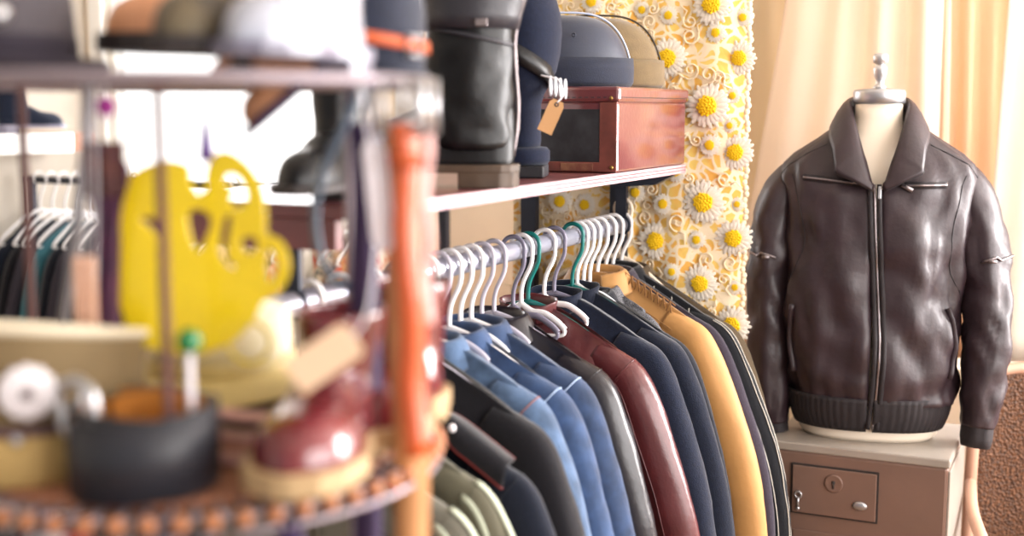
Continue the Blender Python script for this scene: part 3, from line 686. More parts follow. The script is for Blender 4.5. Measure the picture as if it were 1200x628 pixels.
for i, (x, z, r) in enumerate(DA):
    if proto is None:
        d = daisy_mesh(20, 3).build('daisy', 'petal', pn, solid=.05)
        c = MB()
        for k in range(40):
            q = (k/40)**.5; a = k*2.39996; c.ball((q*.40*math.cos(a), -.24-.10*(1-q*q), q*.40*math.sin(a)), .085, 6)
        c.ball((0, -.15, 0), (.40, .14, .40), 16).build('flower_centre', 'yellowpaint', d)
        proto = d
    else: d = copy_tree(proto, pn)
    d.location = (x+1.07, pw(x+1.07, z-1.2)-.004, z-1.2); d.scale = (r, r, r); d.rotation_euler = (0, i*.7, 0)
b = MB(); rnd = random.Random(11); placed = []
tries = 0
while len(placed) < 230 and tries < 6000:
    tries += 1
    x = rnd.uniform(PX0+.02, PX1-.02); z = rnd.uniform(-.25, .95); r = rnd.uniform(.013, .026)
    if any((x-(a-1.07+2.14 if False else a+1.07))**2+(z-(c_-1.2))**2 < (r_*.93+r*.6)**2 for a, c_, r_ in DA): continue
    if any((x-a)**2+(z-c_)**2 < ((r_+r)*.62)**2 for a, c_, r_ in placed): continue
    placed.append((x, z, r)); ph = rnd.uniform(0, 6.28); sg = rnd.choice((-1, 1)); pts = []
    for k in range(22):
        q = k/21; a = ph+sg*q*8.5; rr = r*(1-.85*q); pts.append((x+rr*math.cos(a), pw(x, z)-.008, z+rr*math.sin(a)))
    b.tube(pts, .0024, 5)
    tip = Vector(pts[0]); a = ph-sg*.9
    b.tube([tip, tip+Vector((math.cos(ph-sg*1.4), 0, math.sin(ph-sg*1.4)))*r*.8, tip+Vector((math.cos(ph-sg*.6), 0, math.sin(ph-sg*.6)))*r*1.5], .0022, 5)
b.build('lace_scrollwork', 'lace', pn)['kind'] = 'stuff'

# ------------------------------------------------------------------ safe, mannequin, leather jacket
sf = thing('safe', 'brown metal strongbox with a small keyhole door, under the mannequin', 'safe', (-.49, 3.185, 0))
MB().box((0, 0, .43), (.424, .36, .86)).build('cabinet', 'safe', sf, smooth=False, bevel=.008)
MB().box((0, 0, .869), (.43, .366, .022)).build('top_plate', 'safetop', sf, smooth=False, bevel=.004)
MB().box((.2135, 0, .43), (.006, .35, .84)).build('side_panel', 'safetop', sf, smooth=False, bevel=.002)
fy = -.181
MB().box((-.052, fy, .765), (.212, .005, .128)).build('door_gap', 'safedark', sf, smooth=False)
dr = MB().box((-.052, fy-.003, .765), (.203, .008, .119)).build('door', 'safe', sf, smooth=False, bevel=.002)
MB().lathe([(.0, 0), (.021, 0), (.023, .003), (.021, .006), (.017, .005), (.001, .005)], 28).build('keyhole_plate', 'safe', dr, loc=(-.052, fy-.005, .790), rot=(PI/2, 0, 0))
b = MB().ball((-.052, fy-.012, .793), (.0045, .002, .0045), 10); b.box((-.052, fy-.012, .785), (.004, .003, .014)); b.build('keyhole', 'safedark', dr)
b = MB().lathe([(.0, 0), (.018, 0), (.018, .004), (.012, .007), (.001, .007)], 24, sy=.6); b.build('oval_badge', 'steel', dr, loc=(.012, fy-.006, .742), rot=(PI/2, 0, 0))
b = MB().ring((-.137, fy-.012, .752), .008, .0025, 16, 6, 'y'); b.box((-.137, fy-.012, .733), (.005, .004, .026)); b.ball((-.137, fy-.012, .717), (.0055, .004, .005), 8); b.build('key', 'steel', dr)
MB().box((.0, fy-.001, .52), (.30, .004, .28)).build('lower_panel', 'safe', sf, smooth=False, bevel=.002)

MX, MY, MZ, MR = -.497, 3.185, .88, math.radians(11)
mn = thing('mannequin_torso', 'cream tailor mannequin with silver neck cap, standing on the strongbox', 'mannequin', (MX, MY, MZ), MR)
def oval(hw, hd, z, cy=0, n=40, e=.85): return [(hw*math.copysign(abs(math.sin(a))**e, math.sin(a)), cy-hd*math.copysign(abs(math.cos(a))**e, math.cos(a)), z) for a in [2*PI*k/n for k in range(n)]]
MB().loft([oval(*q) for q in ((.165, .105, .0), (.178, .112, .012), (.185, .115, .05), (.175, .108, .12), (.165, .10, .22), (.17, .102, .32), (.185, .112, .45), (.19, .11, .55), (.185, .095, .63), (.15, .08, .69), (.10, .07, .735), (.068, .063, .765), (.060, .058, .80), (.060, .058, .832), (.05, .05, .838))]).build('torso', 'cream', mn)
MB().lathe([(.001, .832), (.060, .832), (.066, .836), (.0665, .862), (.063, .868), (.02, .872), (.001, .872)], 40).build('neck_cap', 'steel', mn)
MB().lathe([(.001, .870), (.018, .870), (.016, .876), (.010, .882), (.010, .89), (.016, .900), (.018, .915), (.018, .922), (.012, .926), (.012, .930), (.019, .934), (.020, .95), (.016, .956), (.001, .958)], 24).build('finial', 'silver', mn)

jk = thing('leather_jacket', 'dark brown zipped leather jacket worn by the mannequin on the strongbox', 'jacket', (MX, MY, MZ), MR)
SEC = [(.100, .208, .145), (.16, .220, .160), (.25, .224, .157), (.36, .224, .152), (.46, .228, .150), (.54, .234, .144), (.61, .244, .130), (.655, .250, .115), (.685, .240, .102), (.71, .212, .092), (.735, .172, .084), (.758, .136, .078), (.785, .100, .073)]
ZV = .63
def sec(z): return interp([(a, b_) for a, b_, c_ in SEC], z), interp([(a, c_) for a, b_, c_ in SEC], z)
def S(a, z, g=0):
    hw, hd = sec(z); e = .82
    f = .020*max(-.4, noise.noise(Vector((math.sin(a)*3+z*3, math.cos(a)*3, z*7+2))))*sstep(.66, .5, z)*sstep(.10, .22, z)+.008*noise.noise(Vector((math.sin(a)*2.4, math.cos(a)*2.4, z*4.5)))+.011*noise.noise(Vector((math.sin(a)*5+z*4, math.cos(a)*5+3, z*13)))+.004*noise.noise(Vector((math.sin(a)*9, math.cos(a)*9+7, z*24)))
    f *= 1-.7*sstep(.62, .74, z)
    f += .010*math.sin(z*55+3*math.sin(a*2))*sstep(.22, .10, z)*abs(math.sin(a))
    return Vector(((hw+f+g)*math.copysign(abs(math.sin(a))**e, math.sin(a)), -(hd+f+g)*math.copysign(abs(math.cos(a))**e, math.cos(a)), z))
rows = []
for i in range(56):
    z = .10+.685*i/55; th = 0.012 if z < ZV else .012+.60*((z-ZV)/(.785-ZV))**.9
    rows.append([S(th+(2*PI-2*th)*k/96, z) for k in range(97)])
MB().grid(rows).build('body', 'jacketleather', jk, solid=.004)
# ribbed hem band
rows = []
for i in range(9):
    q = i/8; z = .032+.085*q; hw = .190+.019*q+.006*math.sin(PI*q); hd = .125+.026*q+.006*math.sin(PI*q)
    rows.append([(lambda a: ((hw+.0008*math.sin(a*70))*math.copysign(abs(math.sin(a))**.82, math.sin(a)), -(hd+.0008*math.sin(a*70))*math.copysign(abs(math.cos(a))**.82, math.cos(a)), z))(.02+(2*PI-.04)*k/300) for k in range(301)])
MB().grid(rows).build('hem_band', 'jacketrib', jk, solid=.006)
# sleeves
for s in (-1, 1):
    P_ = [(.165, .01, .655), (.212, .008, .636), (.250, .004, .570), (.272, -.006, .46), (.284, -.018, .36), (.286, -.034, .24), (.280, -.050, .12), (.274, -.060, .045)]
    if s < 0: P_ = [(.165, .01, .655), (.212, .008, .636), (.248, .004, .570), (.262, -.0, .46), (.266, -.006, .36), (.264, -.014, .24), (.256, -.022, .10), (.250, -.026, .02)]
    Rr = [.050, .062, .070, .070, .068, .066, .058, .045]
    C3 = spline([(s*a, b_, c_) for a, b_, c_ in P_], 8); rings = []
    for i, p in enumerate(C3):
        a_ = C3[max(0, i-1)]; c_ = C3[min(len(C3)-1, i+1)]; tg_ = (c_-a_).normalized(); nr = Vector((-tg_.z, 0, tg_.x)).normalized(); bi = tg_.cross(nr)
        r = interp([(k, Rr[k]) for k in range(8)], i/8); rg = []
        for k in range(32):
            an = 2*PI*k/32; ca, sa = math.cos(an), math.sin(an)
            wv = 1+.10*noise.noise(Vector((ca*1.6, sa*1.6+s*4, p.z*6)))+.17*noise.noise(Vector((ca*2.2+p.z*9, sa*2.2+s*4, p.z*19)))*sstep(.62, .5, p.z)+.04*noise.noise(Vector((ca*4, sa*4+s, p.z*45)))
            rg.append(p+nr*ca*r*wv*.92+bi*sa*r*wv*1.0)
        rings.append(rg)
    sl = MB().loft(rings).build('sleeve', 'jacketleather', jk)
    cr = [[C3[i]+(v-C3[i])*(.95+.03*(j % 2)) for j, v in enumerate(rings[-1])] for i in (-1,)]
    tg_ = (C3[-1]-C3[-2]).normalized()
    MB().loft([[v-tg_*.012 for v in cr[0]], cr[0], [v+tg_*.028 for v in cr[0]], [C3[-1]+tg_*.05+(v-C3[-1])*.9 for v in cr[0]]]).build('cuff', 'jacketrib', sl)
    # diagonal pocket zip on the upper sleeve
    i0 = 25
    pts = []
    for k in range(8):
        rg = rings[i0+(k//4)]; idx = (9-k) if s > 0 else (7+k)
        pts.append(C3[i0+(k//4)]+(rg[idx]-C3[i0+(k//4)])*1.03+Vector((0, 0, .003*k)))
    # keep only the points facing the front
    z_ = MB().tube(pts, .0032, 6); z_.box(pts[2]+Vector((0, -.006, -.006)), (.020, .004, .008)); z_.build('sleeve_zip', 'zipmetal', sl)
jk.scale = mn.scale = (.95, .97, 1)
# collar
IN = [(.012, -.142, .632), (.022, -.139, .66), (.032, -.132, .694), (.040, -.124, .716), (.052, -.106, .755), (.066, -.062, .805), (.074, -.010, .835), (.068, .042, .848), (.040, .074, .854), (0, .084, .856)]
OU = [(.016, -.150, .628), (.060, -.155, .650), (.102, -.148, .668), (.106, -.140, .684), (.112, -.112, .722), (.122, -.066, .752), (.120, -.006, .778), (.108, .062, .786), (.065, .104, .790), (0, .116, .790)]
I2 = spline([(-a, b_, c_) for a, b_, c_ in IN]+[p for p in IN[::-1][1:]], 5); O2 = spline([(-a, b_, c_) for a, b_, c_ in OU]+[p for p in OU[::-1][1:]], 5)
UN = [p*.97+Vector((0, 0, -.05)) for p in I2]
rows = [[Vector((p.x*1.02, p.y*.98, max(.63, p.z-.055))) for p in I2], I2]
for q in (.12, .35, .65, .9, 1.0): rows.append([a.lerp(c_, q)+Vector((0, -.004, .012*math.sin(PI*q)+.004*noise.noise(Vector((k*.25, q*2, 1))))) for k, (a, c_) in enumerate(zip(I2, O2))])
cl = MB().grid(rows).build('collar', 'jacketleather', jk, solid=.006)
MB().tube([p+Vector((0, -.003, 0)) for p in O2], .0028, 6).build('collar_piping', 'jacketrib', cl)
# centre zip, chest zips, welts
zb = MB(); zs = [.04+.60*k/40 for k in range(41)]
def front(x, z, g=.003):
    hw, hd = sec(max(z, .1)); a = math.asin(min(1, abs(x)/hw)**(1/.82))*(1 if x >= 0 else -1); p = S(a, max(z, .1), g); p.z = z
    if z < .1: p.y = p.y*(.86+.14*(z/.1))
    return p
def zx(z): return .004+.012*math.sin(z*7)
zb.strap([front(zx(z), z, .004) for z in zs], .0055, .004, (1, 0, 0)); zp = zb.build('front_zip', 'zipmetal', jk)
b = MB()
for s in (-1, 1): b.strap([front(zx(z)+s*.011, z, .004) for z in zs], .012, .005, (1, 0, 0))
b.build('zip_placket', 'jacketrib', jk)
b = MB().box(front(.004, .622, .012), (.008, .005, .03)); b.build('zip_pull', 'silver', zp, bevel=.0015, smooth=False)
for x0, x1, z0, z1 in ((-.178, -.028, .655, .640), (.062, .170, .640, .640)):
    pts = [front(x0+(x1-x0)*k/14, z0+(z1-z0)*k/14, .005) for k in range(15)]
    w = MB().strap(pts, .016, .004, (0, 0, 1)).build('pocket_welt', 'jacketrib', jk)
    zz = MB().strap([p+Vector((0, -.003, 0)) for p in pts], .0042, .003, (0, 0, 1)); e = pts[-1] if x0 < 0 else pts[0]
    zz.box(e+Vector((.008, -.008, -.006)), (.030, .004, .010), rot=Matrix.Rotation(.5, 3, 'Y')); zz.build('pocket_zip', 'zipmetal', w)
for s in (-1, 1):
    pts = [front(s*(.186+.012*math.sin(k*.25)), .34-.17*k/12, .005) for k in range(13)]
    MB().strap(pts, .018, .005, (1, -.5*s, 0)).build('side_pocket_welt', 'jacketleather', jk)
for s in (-1, 1):
    MB().tube([S(s*(.75+.06*k), .735-.008*k, .002) for k in range(11)], .0018, 5).build('yoke_seam', 'jacketrib', jk)
    MB().tube([front(s*(.215-.03*math.sin(k/14*PI)), .66-.30*k/14, .002) for k in range(15)], .0018, 5).build('seam', 'jacketrib', jk)
# wicker chair at the right
ch = thing('wicker_chair', 'brown woven wicker chair with pinkish wooden frame beside the strongbox', 'chair', (.015, 3.49, 0), math.radians(14)); ch.scale = (1, 1, .965)
hw_ = .285
arc = [(-hw_, .0, .42), (-hw_+.002, .0, .78), (-hw_+.012, .0, .985), (-hw_+.05, .0, 1.045), (-.10, .0, 1.062), (.10, .0, 1.062), (hw_-.05, 0, 1.045), (hw_-.012, 0, .985), (hw_-.002, 0, .78), (hw_, 0, .42)]
arc = spline(arc, 6)
bow = lambda x: .05*(1-(x/hw_)**2)
fr = [(p.x, bow(p.x), p.z) for p in arc]
MB().tube(fr, .017, 10).build('back_frame', 'chairwood', ch)
rows = []
for k in range(30):
    q = k/29; row = []
    half = arc[:len(arc)//2+1]
    p = half[int(q*(len(half)-1))]
    for j in range(21): x = p.x*(1-2*j/20)*-1*-1; row.append((x, bow(x), p.z))
    rows.append(row)
MB().grid(rows).build('woven_back', 'wicker', ch, solid=.02)
MB().box((0, -.24, .43), (.56, .50, .05)).build('seat', 'wicker', ch, bevel=.015, smooth=False)
for x in (-1, 1):
    for y in (-.46, -.0): MB().tube([(x*.265, y, .0), (x*.27, y, .42)], [.016, .020], 10).build('leg', 'chairwood', ch)
    MB().tube(spline([(x*.285, -.01, .74), (x*.30, -.15, .70), (x*.30, -.36, .67), (x*.295, -.46, .62), (x*.275, -.46, .42)], 6), .016, 10).build('armrest', 'chairwood', ch)
#%%
# ------------------------------------------------------------------ background rail at the far window
RB = 3.55; RBZ = 1.43
br = thing('clothes_rail', 'grey clothes rail under the bright window with white hangers', 'clothes rail', (-2.9, RB, 0))
MB().tube([(-.86, 0, RBZ), (1.0, 0, RBZ)], .014, 12).build('rail', 'darkmetal', br)
for x in (-.84, .98):
    MB().box((x, .0, RBZ/2), (.03, .03, RBZ+.03)).build('post', 'darkmetal', br, smooth=False, bevel=.003)
    MB().box((x, .0, .015), (.05, .5, .03)).build('foot', 'darkmetal', br, smooth=False, bevel=.003)
pst = tag(MB().box((-2.375, 3.40, .645), (.055, .05, 1.29)).build('white_post', 'whitepaint', None, smooth=False, bevel=.006), 'white upright post beside the bright printed clothes', 'post')
BG = [(-3.70, 'blackblue', 'blue-black top'), (-3.635, 'blackcloth', 'black top'), (-3.57, 'orangeprint', 'black top with an orange print'), (-3.505, 'tealcloth', 'teal blue top'), (-3.44, 'navycloth', 'navy-black top'), (-3.375, 'orangeprint', 'black top with a rust print'), (-3.31, 'blackcloth', 'plain black top'), (-3.22, 'plumcloth', 'plum-black top'),
      (-2.84, 'charleather', 'charcoal blouse'), (-2.76, 'print2', 'black and cream printed blouse'), (-2.47, 'print1', 'red and cream printed blouse'), (-2.275, 'print2', 'black printed blouse'), (-2.195, 'print3', 'coral printed blouse'), (-2.12, 'print1', 'scarlet and cream blouse')]
WH = ['at the wall end', 'second from the wall corner', 'third from the wall corner', 'half hidden by the left red-brown rod', 'next to the teal one', 'beside the plum scarf', 'before the plum scarf', 'behind the hanging scarf', 'behind the yellow handle', 'just left of the white post', 'just right of the white post', 'between the two brightest blouses', 'under the rack shelf end', 'farthest right']
for i, (x, m_, d) in enumerate(BG):
    garment('blouse', '%s on the far rail, %s' % (d, WH[i]), 'top', RB, m_, x=x, z=RBZ, sw=.19, L=.75, T=.030, rz=PI/2+.05*math.sin(i*2), drop=.035, seed=20+i, hi=False, collar=None, fold=.012, sl_r=.8, group='tops on the far rail')
    hanger(RB, 'whiteplastic', 'white plastic hanger holding the %s %s' % (d, WH[i]), PI/2+.05*math.sin(i*2), x=x, z=RBZ, narrow=.20, group='hangers on the far rail')
# wall shelf with blue boots
ws = tag(MB().box((-3.73, 3.05, 1.572), (.26, 1.20, .075)).build('wall_shelf', 'whitepaint', None, smooth=False, bevel=.004), 'thick white shelf on the left wall carrying dark blue boots', 'shelf')
shoe('ankle_boot', 'dark blue ankle boot on the white wall shelf', (-3.68, 3.42, 1.61), math.radians(70), 'navywool', 'greyplastic', shaft=.32, cat='boot')
MB().box((-3.73, 3.70, 1.572), (.262, .10, .077)).build('end_board', 'bead', ws, smooth=False, bevel=.003)
#%%
# ------------------------------------------------------------------ foreground round display stand
CX, CY = -.897, 1.065
F2 = Vector((-.4267, .9044, 0)); R2 = Vector((.9044, .4267, 0))      # away from / across the shop aisle
def fp(lat, fwd, z): return Vector((CX, CY, 0))+R2*lat+F2*fwd+Vector((0, 0, z))
ZB, ZT = 1.338, 1.728
AZ = math.atan2(R2.y, R2.x)
st = thing('display_stand', 'round two-tier wire display stand with red-brown rods and beaded rattan tier', 'display stand', (CX, CY, 0), AZ)
TR = .27
b = MB().ring((0, 0, ZT), TR, .0065, 56, 8).ring((0, 0, ZT), TR*.66, .004, 44, 6).ring((0, 0, ZT), TR*.33, .004, 30, 6)
for k in range(28):
    a = 2*PI*k/28; b.tube([(.05*math.cos(a), .05*math.sin(a), ZT), (TR*math.cos(a), TR*math.sin(a), ZT)], .0028, 6)
b.build('wire_tier', 'wire', st)
MB().lathe([(.001, ZB-.012), (TR-.035, ZB-.012), (TR-.03, ZB-.009), (TR-.03, ZB-.003), (TR-.035, ZB), (.001, ZB)], 56).build('rattan_tier', 'rattan', st)
b = MB()
for k in range(72):
    a = 2*PI*k/72; b.tube([((TR-.032)*math.cos(a), (TR-.032)*math.sin(a), ZB-.005), (TR*math.cos(a), TR*math.sin(a), ZB-.008)], .0035, 6)
b.ring((0, 0, ZB-.010), TR-.004, .004, 56, 8); b.build('rim_spokes', 'wire', st)
bd = MB()
for k in range(60):
    a = 2*PI*k/60; bd.ball(((TR+.003)*math.cos(a), (TR+.003)*math.sin(a), ZB-.010), (.0095, .0095, .0088), 8)
bd.build('bead_rim', 'bead', st)
for lat, fwd, m_ in ((.026, -.18, 'rod'), (-.200, .07, 'rod'), (.170, .07, 'wire')):
    MB().tube([(lat, fwd, .0), (lat, fwd, ZT)], .0052, 10).build('rod', m_, st)
MB().ring((0, 0, ZB-.0225), TR+.006, .003, 56, 8).build('scarf_ring', 'wire', st)
b = MB().ring((0, 0, .95), TR, .006, 56, 8)
for k in range(12):
    a = 2*PI*k/12; b.tube([(0, 0, .95), (TR*math.cos(a), TR*math.sin(a), .95)], .003, 6)
b.build('lower_wire_tier', 'wire', st)
b = MB()
for a in (0, 2.1, 4.2): b.tube(spline([(0, 0, .12), (.15*math.cos(a), .15*math.sin(a), .06), (.30*math.cos(a), .30*math.sin(a), .0)], 5), .01, 8)
b.tube([(0, 0, .05), (0, 0, .95)], .012, 10); b.build('tripod_base', 'rod', st)

# cloth strips hanging below the rattan tier
SCF = [(-.118, 'navycloth', 'dark navy'), (-.092, 'plumgrey', 'plum-grey'), (-.072, 'greystrap', 'grey-beige'), (-.053, 'whitetag', 'off-white'), (-.032, 'red', 'pinkish red'), (-.006, 'blackcloth', 'black'), (.030, 'blackblue', 'blue-black'), (.066, 'charleather', 'charcoal'), (.100, 'olivecamo', 'olive-brown'), (.150, 'purplebelt', 'deep purple')]
for i, (lat, m_, nm) in enumerate(SCF):
    y = -math.sqrt((TR+.006)**2-lat**2); a = math.atan2(y, lat); p = fp(lat, y, ZB-.0255)
    t = thing('scarf', '%s scarf folded over the ring under the beaded rattan tier' % nm, 'scarf', p, AZ+a+PI/2, 'scarves under the rattan tier')
    rows = []
    for k in range(25):
        q = k/24
        if q < .5: yy, z = -.008-.006*(1-q*2), .006-.30*(1-q*2)
        else: yy, z = .008+.006*(q*2-1), .006-.26*(q*2-1)
        if abs(q-.5) < .03: yy, z = 0, .009
        rows.append([(-.011+.022*j/8, yy+.004*math.sin(j*1.5+i), z) for j in range(9)])
    MB().grid(rows).build('cloth', m_, t, solid=.002)

# khaki cap with white rosette
kp = thing('kepi', 'tall khaki cap with pale top rim, dark cord and white rosette badge', 'cap', fp(-.143, -.085, ZB))
MB().lathe([(.112, .0), (.116, .004), (.1165, .05), (.113, .056)], 48).build('band', 'khakiband', kp)
MB().ring((0, 0, .056), .1145, .0055, 48, 8).build('cord', 'cord', kp)
def tl(b):
    b.v = [(x, y, z-.17*(x*F2.x+y*F2.y)*max(0, (z-.056)/.083)-.05*(x*R2.x+y*R2.y)*max(0, (z-.056)/.083)) for x, y, z in b.v]; return b
tl(MB().lathe([(.113, .056), (.114, .09), (.118, .125), (.121, .138), (.118, .141), (.06, .137), (.001, .136)], 48)).build('crown', 'khaki', kp)
tl(MB().ring((0, 0, .139), .1195, .0055, 48, 8)).build('top_rim', 'khakilight', kp)
rs = MB(); va = math.radians(-45)
rs.lathe([(.001, .0), (.024, .0), (.026, .003), (.022, .006), (.010, .009), (.001, .010)], 24)
for k in range(12): rs.ball((.021*math.cos(2*PI*k/12), .021*math.sin(2*PI*k/12), .003), (.007, .007, .004), 8)
o = rs.build('rosette', 'rosette', kp, loc=(.1175*math.cos(va), .1175*math.sin(va), .096)); o.rotation_euler = Vector((math.cos(va), math.sin(va), 0)).to_track_quat('Z', 'Y').to_euler()
MB().ball((0, 0, .011), (.006, .006, .004), 8).build('rosette_centre', 'cord', o)
bt_ = MB().ball((.119*math.cos(va-.1), .119*math.sin(va-.1), .05), .006, 8).build('button', 'silver', kp)

# cream straw hat
cs = thing('straw_hat', 'cream straw hat with a yellowish brim, lying on the dark brown beret', 'hat', fp(.007, .115, ZB+.034), AZ); cs.scale = (1.12, 1.12, .9)
MB().lathe([(.074, .022), (.076, .06), (.074, .094), (.068, .102), (.03, .105), (.001, .104)], 48, sy=1.08).build('crown', 'creamfelt', cs)
MB().lathe([(.0768, .024), (.078, .026), (.0785, .044), (.0768, .046)], 48, sy=1.08, caps=(False, False)).build('ribbon', 'creamedge', cs)
rows = [[((r*(1+.03*math.sin(2*2*PI*k/48)))*math.cos(2*PI*k/48), r*1.05*math.sin(2*PI*k/48), z+.006*math.cos(2*2*PI*k/48)*(r > .09)) for k in range(49)] for r, z in ((.070, .024), (.085, .024), (.098, .018), (.108, .008), (.110, .006))]
MB().grid(rows).build('brim', 'creamedge', cs, solid=.004)
MB().tube([p for p in rows[-1][:-1]], .003, 6, True).build('brim_binding', 'creamedge', cs)

bc = thing('beret', 'dark brown felt beret under the cream straw hat', 'hat', fp(.012, .115, ZB+.001), AZ)  # added hat shape, its brown stands for the dark shadow below the straw hat
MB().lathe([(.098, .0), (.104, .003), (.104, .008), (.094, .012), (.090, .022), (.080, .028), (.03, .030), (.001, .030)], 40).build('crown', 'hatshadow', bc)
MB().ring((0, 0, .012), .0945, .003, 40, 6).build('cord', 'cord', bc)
# coiled wide belt
cb = thing('coiled_belt', 'wide charcoal belt coiled on the rattan tier, tan suede inside', 'belt', fp(.004, -.182, ZB), AZ)
def spiral(r0, r1, turns, z, n=110): return [((r0+(r1-r0)*k/n)*math.cos(2*PI*turns*k/n+1.2), (r0+(r1-r0)*k/n)*math.sin(2*PI*turns*k/n+1.2), z+.004*math.sin(k*.2)) for k in range(n+1)]
MB().strap(spiral(.074, .056, 2.2, .042), .076, .0045, (0, 0, 1)).build('strap', 'charbelt', cb)
MB().strap(spiral(.0705, .0525, 2.2, .042), .074, .002, (0, 0, 1)).build('suede_lining', 'tansuede', cb)
MB().lathe([(.001, .004), (.05, .004), (.05, .030), (.001, .034)], 28).build('inner_coil', 'tansuede', cb)
b = MB()
b.tube(spline([(-.066, -.03, .060), (-.07, -.032, .10), (-.052, -.040, .112), (-.034, -.048, .10), (-.034, -.048, .062)], 5), .006, 8)
b.tube([(-.066, -.03, .062), (-.034, -.048, .062)], .006, 8); b.tube([(-.05, -.04, .062), (-.048, -.036, .112)], .003, 6)
b.build('buckle', 'silver', cb)
# green ball pin
gp = thing('hat_pin', 'white hat pin with a green ball head standing in the coiled belt', 'hat pin', fp(.046, -.176, ZB+.005), AZ)
MB().tube([(0, 0, .0), (0, .002, .125)], .004, 8).build('shaft', 'whitetag', gp)
MB().ball((0, .002, .136), .0125, 16).build('ball_head', 'greenball', gp)

fs = thing('leather_strap', 'folded pale pink leather strap lying between the coiled belt and the oxblood boot', 'strap', fp(.090, -.11, ZB), AZ-.2)
MB().strap(spline([(-.05, 0, .006), (.0, 0, .006), (.05, 0, .006), (.066, 0, .018), (.05, 0, .030), (0, 0, .028), (-.04, 0, .031), (-.052, 0, .042), (-.04, 0, .052), (0, 0, .050), (.04, 0, .052)], 5), .030, .005, (0, 1, 0)).build('strap', 'pinkbelt', fs)
MB().ring((.045, 0, .057), .012, .0025, 20, 6).build('ring', 'silver', fs)
# oxblood boots
a1 = math.atan2(-F2.y-.14*R2.y, -F2.x-.14*R2.x)
s1 = shoe('ankle_boot', 'shiny oxblood boot with tan welt, toe facing out of the stand', fp(.176, -.070, ZB), a1, 'burgboot', 'tansole', shaft=.155, w=.054, Ls=.26, laces='burgboot', soleh=.022, heelh=.016, cat='boot', group='oxblood boots on the rattan tier')
s2 = shoe('ankle_boot', 'oxblood boot half hidden behind its fellow and the hanging belts', fp(.236, .07, ZB), a1-.02, 'burgboot', 'tansole', shaft=.165, w=.047, Ls=.24, laces='burgboot', soleh=.022, heelh=.016, cat='boot', group='oxblood boots on the rattan tier')
# tag in front of the boots
pt = thing('price_tag', 'blank peach card tag hanging tilted before the oxblood boots', 'tag', fp(.184, -.235, 1.474), AZ)
Rt = Matrix.Rotation(math.radians(-34), 4, 'Y')
MB().prism([(-.034, -.018), (.030, -.018), (.036, -.012), (.036, .012), (.030, .018), (-.034, .018)], lambda p, k: tuple(Rt @ Vector((p[0], .0016*k, p[1])))).build('card', 'peachtag', pt, smooth=False)
e_ = Rt @ Vector((.031, 0, 0))
MB().tube(spline([e_, e_+Vector((.015, .02, .03)), e_+Vector((.02, .05, .12)), (.03, .06, ZT-1.478)], 6), .0012, 6).build('string', 'string', pt)

# yellow cut-out ornament
OUT = [(-.056, .09), (-.076, .067), (-.087, .031), (-.085, -.013), (-.076, -.054), (-.073, -.070), (-.078, -.082), (-.070, -.094), (-.058, -.090), (-.031, -.097), (.004, -.097), (.036, -.085), (.058, -.063), (.068, -.044), (.085, -.034), (.096, -.015), (.095, .006), (.086, .020), (.074, .026), (.074, .045), (.071, .070), (.063, .088), (.048, .104), (.032, .110), (.020, .101), (.0145, .084), (.016, .074), (.005, .066), (-.002, .078), (-.004, .094), (-.018, .100), (-.036, .098)]
HOLES = [[(.080, .010), (.074, .012), (.073, -.020), (.080, -.022), (.086, -.008)],
         [(.036, .088), (.048, .085), (.056, .070), (.054, .056), (.044, .052), (.037, .062), (.042, .070), (.032, .078)],
         [(-.056, .042), (-.042, .044), (-.028, .030), (-.026, .004), (-.036, -.030), (-.034, .004), (-.042, .026)],
         [(-.006, .048), (.010, .052), (.020, .040), (.014, .022), (.004, .006), (-.004, .022)],
         [(.030, .042), (.040, .046), (.038, .028), (.034, .004), (.044, -.010), (.030, -.006), (.024, .012)],
         [(.050, .024), (.064, .022), (.066, .012), (.056, .004), (.048, .012)],
         [(-.068, -.076), (-.062, -.080), (-.066, -.087), (-.072, -.084)]]
cu = bpy.data.curves.new('yellow_outline', 'CURVE'); cu.dimensions = '2D'; cu.fill_mode = 'BOTH'; cu.extrude = .0022; cu.bevel_depth = .0012; cu.bevel_resolution = 1
for pl in [OUT]+HOLES:
    sp = cu.splines.new('POLY'); P_ = [Vector((a, c_, 0)) for a, c_ in pl]; Q = []
    n_ = len(P_)
    for i in range(n_):
        p0, p1, p2, p3 = P_[i-1], P_[i], P_[(i+1) % n_], P_[(i+2) % n_]
        for j in range(5):
            t_ = j/5; Q.append(.5*((2*p1)+(p2-p0)*t_+(2*p0-5*p1+4*p2-p3)*t_*t_+(3*p1-p0-3*p2+p3)*t_**3))
    sp.points.add(len(Q)-1)
    for q, p in zip(sp.points, Q): q.co = (p.x, p.y, 0, 1)
    sp.use_cyclic_u = True
tmp = bpy.data.objects.new('tmp', cu); COL.objects.link(tmp)
me = bpy.data.meshes.new_from_object(tmp.evaluated_get(bpy.context.evaluated_depsgraph_get())); bpy.data.objects.remove(tmp)
me.materials.clear(); me.materials.append(M['yellow'])
yo = thing('hanging_ornament', 'yellow cup-shaped cut-out ornament with a curled top and side handle', 'ornament', fp(.030, -.08, 1.547), AZ)
o = bpy.data.objects.new('cup_plate', me); COL.objects.link(o); o.parent = yo; o.rotation_euler = (PI/2, 0, 0)
MB().ring((.052, .006, -.088), .022, .0024, 28, 6, 'y').build('loop', 'yellow', yo)
MB().lathe([(.001, .0), (.0085, .0), (.006, .024), (.0012, .056)], 10, (.015, 0, .100)).build('spike', 'purple', yo)
MB().tube([(-.03, 0, .098), (-.03, .002, ZT-1.547)], .0010, 6).build('cord', 'string', yo)

